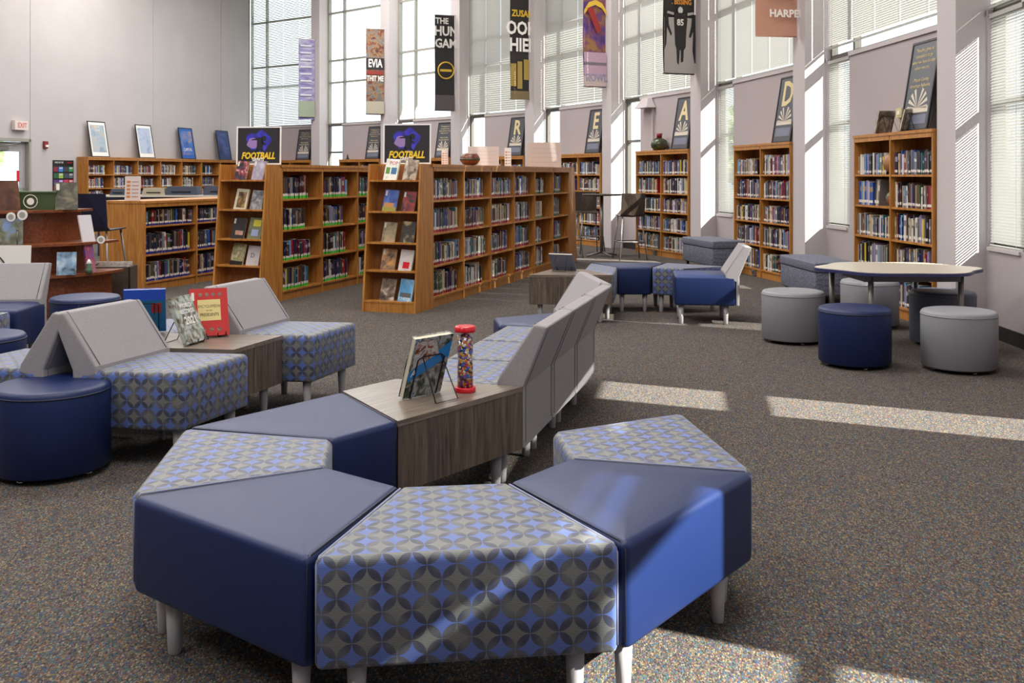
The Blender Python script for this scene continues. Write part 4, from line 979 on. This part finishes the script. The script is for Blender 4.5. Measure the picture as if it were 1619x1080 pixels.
# T3 items
MT = T(-1.96, 5.44, SH+.001)
def pres(root, w, h):
    MB().box(w*.2, w*.8, -.0015, -.0005, h*.32, h*.76).obj('title_panel', mat('parch', sr(226, 206, 140), .6), root)
    text('ENCYCLOPEDIA', .024, mat('inkg', sr(110, 110, 60)), root, T(w*.5, -.002, h*.62) @ RX(PI/2), sx=.72, ext=.0004)
    text('OF THE', .01, BLACK, root, T(w*.5, -.002, h*.53) @ RX(PI/2), ext=.0004)
    text('PRESIDENTS', .026, BLACK, root, T(w*.5, -.002, h*.44) @ RX(PI/2), sx=.76, ext=.0004)
    for k in range(4): MB().lathe([(.011, 0), (.011, .001)], 14, M=T(w*(.28+.17*k), -.0004, h*.87) @ RX(PI/2)).obj('portrait_oval', blotch('port%d' % k, K((40, 30, 26), (150, 120, 100), (60, 60, 110)), 60, k), root)
    for k in range(3): MB().lathe([(.011, 0), (.011, .001)], 14, M=T(w*(.34+.2*k), -.0004, h*.13) @ RX(PI/2)).obj('portrait_oval', blotch('porb%d' % k, K((60, 40, 30), (180, 150, 130)), 60, k+7), root)
    MB().box(w*.05, w*.12, -.0015, -.0005, h*.75, h*.92).obj('library_label', WHITE, root)
MP = T(-1.83, 5.78, SH+.001) @ RZ(R(26))
easel(MP, 'black wire easel holding the red encyclopedia')
cover_book(MP @ T(-.035, -.03, .012) @ RX(-LEAN), .215, .28, .035, mat('cover_bright_red', sr(196, 40, 40), .3), 'red encyclopedia of presidents on a stand', 'publications on the tables', pres)
def year(root, w, h):
    text('WORLD\nRECORDS', .035, WHITE, root, T(w*.52, -.003, h*.72) @ RX(PI/2), sx=.9, ext=.0006).data.offset = .001
    text('2021', .062, WHITE, root, T(w*.55, -.003, h*.46) @ RX(PI/2), sx=1, ext=.0006).data.offset = .002
MY = T(-1.90, 5.47, SH+.001) @ RZ(R(-4)) 
MY = T(-1.81, 5.53, SH+.001) @ RZ(R(76))
easel(MY, 'black wire easel holding the collage-covered yearbook')
cover_book(MY @ T(-.03, -.03, .012) @ RX(-LEAN-.1), .20, .275, .03, blotch('rec', K((50, 60, 50), (120, 110, 90), (170, 180, 180), (200, 196, 150)), 24, 90, .3), 'grey collage-covered yearbook marked 2021 on a stand', 'publications on the tables', year)
def bluec(root, w, h):
    MB().box(w*.1, w*.35, .0205, .022, h*.45, h*.68).obj('red_figure', mat('figred', sr(150, 50, 60)), root)
    MB().box(0, w*.8, .0201, .0208, 0, h*.75).obj('teal_wave', mat('figteal', sr(14, 100, 150)), root)
MBk = T(-2.12, 5.98, SH+.001) @ RZ(R(196))
easel(MBk, 'black wire easel holding the blue picture book')
cover_book(MBk @ T(-.04, -.03, .012) @ RX(-LEAN), .235, .275, .02, mat('cov_bright_blue', sr(24, 80, 200), .3), 'bright blue picture book standing behind a grey chair back', 'publications on the tables', bluec)
# far table book
MF = T(.50, 9.86, SH+.001) @ RZ(R(155)) @ T(-.1, 0, 0)
easel(MF, 'black wire easel on the far wood table')
cover_book(MF @ T(-.04, -.03, .012) @ RX(-LEAN-.3), .25, .2, .02, mat('cov_slate', sr(104, 110, 132), .3), 'grey-blue book seen from behind on a stand, far wood table', 'publications on the tables')

# ------------------------------------------------------------------ cherry display kiosk
KC = (-5.2, 10.45)
kroot = thing('display_kiosk', 'tiered cherry wood display kiosk with bowed shelves at the left', 'display', (*KC, 0))
def halfel(a, b, n=20): return [(a*math.cos(PI+PI*k/n), b*math.sin(PI+PI*k/n)) for k in range(n+1)]
for nm, a, b, z0, z1, m in (('base_body', 1.0, .94, 0, .40, CHE), ('lower_shelf', 1.13, 1.06, .40, .425, CHE), ('middle_body', .80, .86, .425, .705, CHE), ('middle_shelf', 1.07, 1.0, .705, .73, CHE), ('upper_body', .68, .80, .73, 1.03, CHE), ('top_shelf', .80, .9, 1.03, 1.055, CHE)):
    n = 20 if 'shelf' in nm else 9
    MB().prism(halfel(a, b, n), z0, z1).obj(nm, m, kroot)
for k in (-1, 1): MB().tube([(.33+.09*k, -.83, .735), (.33+.09*k, -.83, .87)], .005, 8).lathe([(.002, 0), (.011, .004), (.011, .012), (.002, .016)], 10, (.33+.09*k, -.83, .87)).obj('hook_pin', STEEL, kroot)
def kbook(x, y, z, w, h, t, rz, cm, lb, lean=-.2, mo=None):
    return cover_book(T(x, y, z+.001) @ RZ(R(rz)) @ RX(lean), w, h, t, cm, lb, 'books on the cherry display', mo)
kbook(-5.0, 9.72, 1.055, .2, .30, .035, 50, blotch('kb1', K((50, 28, 22), (80, 44, 30), (110, 70, 44)), 8, 101), 'dark brown hardback standing at the left on the top cherry shelf')
kbook(-4.57, 9.96, 1.055, .21, .28, .03, 28, blotch('kb2', K((50, 48, 40), (84, 80, 66), (130, 120, 96)), 12, 102), 'grey-brown illustrated book on the right of the top cherry shelf', mo=word(st))
kbook(-4.97, 9.55, .73, .25, .26, .035, 25, blotch('kb3', K((60, 66, 50), (110, 110, 90), (110, 140, 190)), 9, 103), 'illustrated hardback on the middle cherry shelf at left edge', mo=word(st))
kbook(-4.45, 9.72, .425, .18, .225, .012, 12, blotch('kb4', K((60, 70, 76), (130, 160, 190), (190, 204, 214)), 11, 104), 'blue and white book leaning on the lower cherry shelf', lean=-.12)
kbook(-4.32, 10.02, .73, .14, .28, .02, 55, mat('wht_cov', sr(200, 194, 200), .4), 'tall white paperback leaning at the end of the middle cherry shelf', lean=-.3)
kbook(-4.24, 9.95, .425, .1, .3, .03, 60, blotch('kb6', K((40, 90, 170), (150, 60, 90), (180, 180, 190)), 6, 106), 'blue and pink book standing on the end of the lower shelf', lean=-.2)
# green box with emblem
root = thing('green_bin', 'dark green plastic bin with round white emblem on the cherry display', 'bin', (-4.93, 9.95, 1.056), R(6))
MB().add([(0, 0, 0), (.34, 0, 0), (.34, .16, 0), (0, .16, 0), (-.02, -.02, .17), (.36, -.02, .17), (.36, .18, .17), (-.02, .18, .17)], [(3, 2, 1, 0), (0, 1, 5, 4), (1, 2, 6, 5), (2, 3, 7, 6), (3, 0, 4, 7), (4, 5, 6, 7)]).obj('body', mat('dark_green', sr(70, 90, 58), .5), root)
MB().box(-.03, .37, -.03, .19, .17, .185).obj('rim', mat('dark_green', sr(70, 90, 58), .5), root)
MB().tube([(.12+.066*math.cos(a), -.022, .085+.066*math.sin(a)) for a in [2*PI*k/24 for k in range(25)]], .004, 6).lathe([(.035, 0), (.035, .002)], 20, M=T(.12, -.019, .085) @ RX(PI/2)).obj('round_emblem', WHITE, root)
for x, y, z, r, lb in ((-4.84, 9.62, 1.0, .045, 'white cloth tag hanging from the top cherry shelf, left'), (-4.72, 9.6, 1.02, .05, 'white printed oval tag hanging from the top cherry shelf, right'), (-4.16, 10.08, .75, .04, 'round white tag at the tip of the middle cherry shelf')):
    root = thing('hanging_tag', lb, 'tag', (x, y, z), 0, 'white tags on the cherry display')
    MB().lathe([(r, 0), (r, .006)], 20, M=RX(PI/2)).obj('disc', WHITE, root)
    MB().lathe([(r*.6, 0), (r*.6, .001)], 20, M=T(0, -.0065, 0) @ RX(PI/2)).obj('print', mat('tagpr', sr(160, 156, 150)), root)
# white emblem sign behind navy chair
def roundlogo(root, w, h):
    for r in (.2, .23): MB().tube([(-w*.1+r*math.cos(a), -.004, h*.15+r*math.sin(a)) for a in [2*PI*k/40 for k in range(41)]], .006, 6).obj('emblem_ring', BLACK, root)
    text('R E A D', .07, BLACK, root, T(-w*.02, -.003, h*.72) @ RX(PI/2))
board((-4.60, 8.85, .48), R(2), .62, .30, WHITE, 'white sign with a black ring emblem behind the grey chair back', 'sign', 'emblem_sign', cont=lambda r, w, h: [MB().tube([(-.12+q*math.cos(a), -.004, .02+q*math.sin(a)) for a in [PI*k/24 for k in range(25)]], .007, 6).obj('emblem_ring', BLACK, r) for q in (.17, .235)]+[text('GOO', .07, BLACK, r, T(-.1, -.004, .2) @ RX(PI/2))])
root = thing('sign_stand', 'small black stand under the white emblem sign', 'stand', (-4.60, 8.88, 0)); MB().tube([(0, 0, 0), (0, 0, .48)], .02, 8).obj('post', BLACK, root); MB().lathe([(.18, 0), (.18, .02)], 20).obj('base', BLACK, root)
root = thing('ornament', 'little green and white ornament hanging on the cherry display', 'ornament', (-4.22, 9.93, .426))
MB().lathe([(.03, 0), (.035, .04), (.02, .06), (.026, .085), (.004, .12)], 16).obj('body', mat('orn_green', sr(80, 110, 80)), root)
MB().lathe([(.004, .085), (.03, .095), (.004, .14)], 16).obj('cap', WHITE, root)
# crate with magazines
root = thing('magazine_basket', 'dark woven basket stuffed with magazines beside the low bookcase', 'basket', (-4.33, 10.78, 0), R(6)); root.scale = (.95, .72, 1)
MB().box(-.24, .24, -.2, -.18, 0, .42).box(-.24, .24, .18, .2, 0, .42).box(-.24, -.22, -.2, .2, 0, .42).box(.22, .24, -.2, .2, 0, .42).box(-.24, .24, -.2, .2, 0, .02).obj('basket_body', mat('wicker', sr(66, 52, 42), .8, noise=.4, nscale=80), root)
m_ = MB()
for k in range(9): m_.box(-.2, .2, -.17+.038*k, -.155+.038*k, .05, .42+random.uniform(0, .05), 0, RZ(random.uniform(-.05, .05)))
o = m_.obj('magazines', blotch('mags', K((150, 140, 130), (200, 192, 184), (120, 90, 80)), 14, 110), root); o['kind'] = 'stuff'

# ------------------------------------------------------------------ stools and bar table, counter
def bar_stool(x, y, rz, label, shell=BARW, group='high stools'):
    root = thing('bar_stool', label, 'stool', (x, y, 0), R(rz), group)
    pts = [(-.2, .0, .74), (-.2, .34, .73), (-.19, .39, .76), (-.2, .43, 1.1)]
    vs = []; fs = []
    for (xx, yy, zz) in pts: vs += [(-.2, yy, zz), (0, yy-(.0 if zz < .8 else -.02), zz-(.012 if zz < .8 else 0)), (.2, yy, zz)]
    o0 = len(vs); vs += [(a_, b_+(.012 if c_ > .75 else 0), c_-(.012 if c_ < .75 else 0)) for a_, b_, c_ in vs]
    for r_ in range(3):
        for c_ in range(2):
            i = r_*3+c_; fs.append((i, i+1, i+4, i+3)); fs.append((o0+i, o0+i+3, o0+i+4, o0+i+1))
    for e in ((0, 1), (1, 2), (2, 5), (5, 8), (8, 11), (11, 10), (10, 9), (9, 6), (6, 3), (3, 0)): fs.append((e[1], e[0], o0+e[0], o0+e[1]))
    MB().add(vs, fs, smooth=False).obj('shell', shell, root)
    for sx_ in (-1, 1):
        for (ya, yb) in ((.04, -.04), (.34, .44)): MB().tube([(sx_*.16, ya, .72), (sx_*.23, yb, 0)], .011, 8).obj('leg', STEEL, root)
    r_0 = root
    MB().tube([(-.21, -.015, .3), (.21, -.015, .3), (.21, .41, .3), (-.21, .41, .3), (-.21, -.015, .3)], .009, 6).obj('foot_ring', STEEL, root)
    return root
bar_stool(1.93, 16.75, 188, 'dark wood bar stool with its back to us at the high table')
bar_stool(1.42, 17.65, 12, 'dark wood bar stool behind the high table')
bar_stool(1.12, 17.0, 100, 'bar stool mostly hidden by the oak bookcase end')
root = thing('bar_table', 'high round table with star base beside the window wall', 'table', (1.55, 17.2, 0))
MB().lathe([(.32, 1.045), (.34, 1.05), (.34, 1.07), (.335, 1.075)], 36).obj('table_top', BARW, root); MB().lathe([(.03, .05), (.03, 1.05)], 16).obj('pedestal', STEEL, root)
for k in range(4):
    a = k*PI/2+.5; MB().tube([(0, 0, .07), (.3*math.cos(a), .3*math.sin(a), .015)], .018, 8).obj('star_base_arm', STEEL, root)
bar_stool(-4.64, 11.42, 172, 'navy bar stool with metal legs behind the cherry display', mat('navy_shell', sr(26, 32, 56), .4), 'navy stools').scale = (1.15, 1, 1.09)
bar_stool(-6.9, 13.4, 175, 'navy bar stool at the left edge behind the cherry display', mat('navy_shell', sr(26, 32, 56), .4), 'navy stools')
root = thing('service_counter', 'long dark counter with pale top in front of the left wall bookcases', 'counter', (-7.2, 17.2, 0), R(3))
MB().box(0, 2.9, 0, .6, 1.02, 1.05).obj('counter_top', mat('ctop', sr(196, 190, 180), .4), root); MB().box(.03, 2.87, .03, .57, 0, 1.02).obj('body', mat('cbody', sr(34, 38, 58), .5), root)
for x, w, h, lb in ((.2, .28, .11, 'small dark computer box on the counter behind the sign card'), (.75, .4, .12, 'tan box on the counter'), (1.15, .55, .15, 'dark blue printer on the counter, wide'), (1.8, .62, .16, 'dark printer at the right end of the counter')):
    r2 = thing('office_machine', lb, 'printer' if 'printer' in lb else 'box', (-7.2+x, 17.3+x*.05, 1.051), R(3), 'machines on the counter')
    MB().add([(0, 0, 0), (w, 0, 0), (w, .35, 0), (0, .35, 0), (.02, .03, h), (w-.02, .03, h), (w-.02, .35, h), (.02, .35, h)], [(3, 2, 1, 0), (0, 1, 5, 4), (1, 2, 6, 5), (2, 3, 7, 6), (3, 0, 4, 7), (4, 5, 6, 7)]).obj('housing', mat('machine_tan', sr(140, 130, 108), .5) if 'tan' in lb else mat('machine_dark', sr(36, 42, 62), .4), r2)
    MB().box(w*.2, w*.8, -.002, .002, h*.3, h*.45).obj('slot', BLACK, r2)

# ------------------------------------------------------------------ on the left wall
ML = T(*LW(0), 0) @ RZ(thL)
def wallitem(name, label, cat, s, z):
    r = thing(name, label, cat, (0, 0, 0)); r.matrix_world = ML @ T(s, .0, z) @ RZ(PI); return r
r = wallitem('exit_sign', 'white exit sign with red letters above the glass door', 'sign', 9.2, 2.48)
MB().box(-.19, .19, -.1, -.01, -.1, .1).obj('housing', mat('exit_white', sr(214, 200, 194), .5), r)
t_ = text('EXIT', .15, mat('exit_red', sr(206, 84, 64), .5), r, T(.02, -.103, 0) @ RX(PI/2), sx=.85)
r = wallitem('fire_alarm', 'small red fire alarm strobe right of the door', 'alarm', 8.42, 2.08)
MB().box(-.06, .06, -.05, -.005, -.08, .08).obj('housing', mat('alarm_red', sr(120, 20, 32), .4), r); MB().box(-.035, .045, -.075, -.05, -.05, .0).obj('strobe_lens', WHITE, r)
r = wallitem('chart_poster', 'black poster with a grid of bright coloured tiles on the left wall', 'poster', 7.85, 1.30)
MB().box(-.33, .33, -.012, -.004, -.44, .44).obj('backing', BLACK, r)
text('PARTS OF THE', .055, WHITE, r, T(-.14, -.014, .385) @ RX(PI/2), sx=.75); text('LIBRARY', .055, mat('title_red', sr(180, 36, 60)), r, T(.2, -.014, .385) @ RX(PI/2), sx=.85)
tc_ = [(120, 40, 60), (50, 120, 200), (60, 60, 70), (50, 140, 80), (40, 90, 60), (140, 180, 70), (60, 70, 90), (90, 100, 110), (80, 50, 110), (120, 70, 160), (190, 60, 80), (200, 40, 50), (130, 40, 50), (70, 110, 190), (180, 90, 60), (130, 170, 60), (70, 80, 120), (60, 160, 210), (150, 110, 130), (210, 120, 50)]
for k, c in enumerate(tc_):
    x = -.31+.16*(k % 4); z = .29-.15*(k//4)
    MB().box(x, x+.14, -.015, -.012, z-.115, z).obj('picture_tile', ink('tile%d' % k, c), r)
    if k % 2: MB().box(x+.02, x+.12, -.017, -.015, z-.05, z-.015).obj('caption', ink('cap', (190, 186, 200)), r)

# sconce on the letter A bay wall and a small wall notice
a, t, L, th = bayframe(5)
r = thing('wall_sconce', 'off-white box lamp with cable duct on the wall left of the letter A poster', 'lamp', (a.x, a.y, 0), th)
MB().add([(.85, -.02, 2.62), (1.35, -.02, 2.62), (1.35, -.2, 2.62), (.85, -.2, 2.62), (.98, -.02, 2.8), (1.22, -.02, 2.8), (1.22, -.1, 2.8), (.98, -.1, 2.8)], [(0, 1, 2, 3), (7, 6, 5, 4), (0, 4, 5, 1), (1, 5, 6, 2), (2, 6, 7, 3), (3, 7, 4, 0)]).obj('housing', COLM, r)
MB().box(1.24, 1.28, -.04, 0, 1.85, 2.62).obj('cable_duct', COLM, r)
a, t, L, th = bayframe(7)
r = thing('wall_socket_box', 'small yellowish box on the wall above the little book stand', 'box', (a.x, a.y, 0), th)
MB().box(2.0, 2.12, -.04, 0, 2.0, 2.1).obj('cover_plate', mat('yellowed', sr(200, 190, 140)), r); MB().box(2.03, 2.09, -.045, -.04, 2.03, 2.07).obj('button', WHITE, r)
for i in (5, 6):
    loc, th, wd = WC[i]
    r = thing('floor_box', 'small steel socket box on the plinth of the '+shortn[i], 'box', (loc.x, loc.y, 0), th)
    MB().box(wd*.36, wd*.41, -.01, .018, .01, .09).obj('plate', STEEL, r); MB().box(wd*.365, wd*.405, -.03, -.01, .06, .09).obj('flap', STEEL, r)
# lettering as plain meshes
bpy.context.view_layer.update()
dg = bpy.context.evaluated_depsgraph_get()
for o in [o for o in bpy.data.objects if o.type == 'FONT']:
    me = bpy.data.meshes.new_from_object(o.evaluated_get(dg)); me.name = 'lettering'
    n = bpy.data.objects.new('lettering', me); COL.objects.link(n); n.parent = o.parent; n.matrix_local = o.matrix_local.copy()
    bpy.data.objects.remove(o)
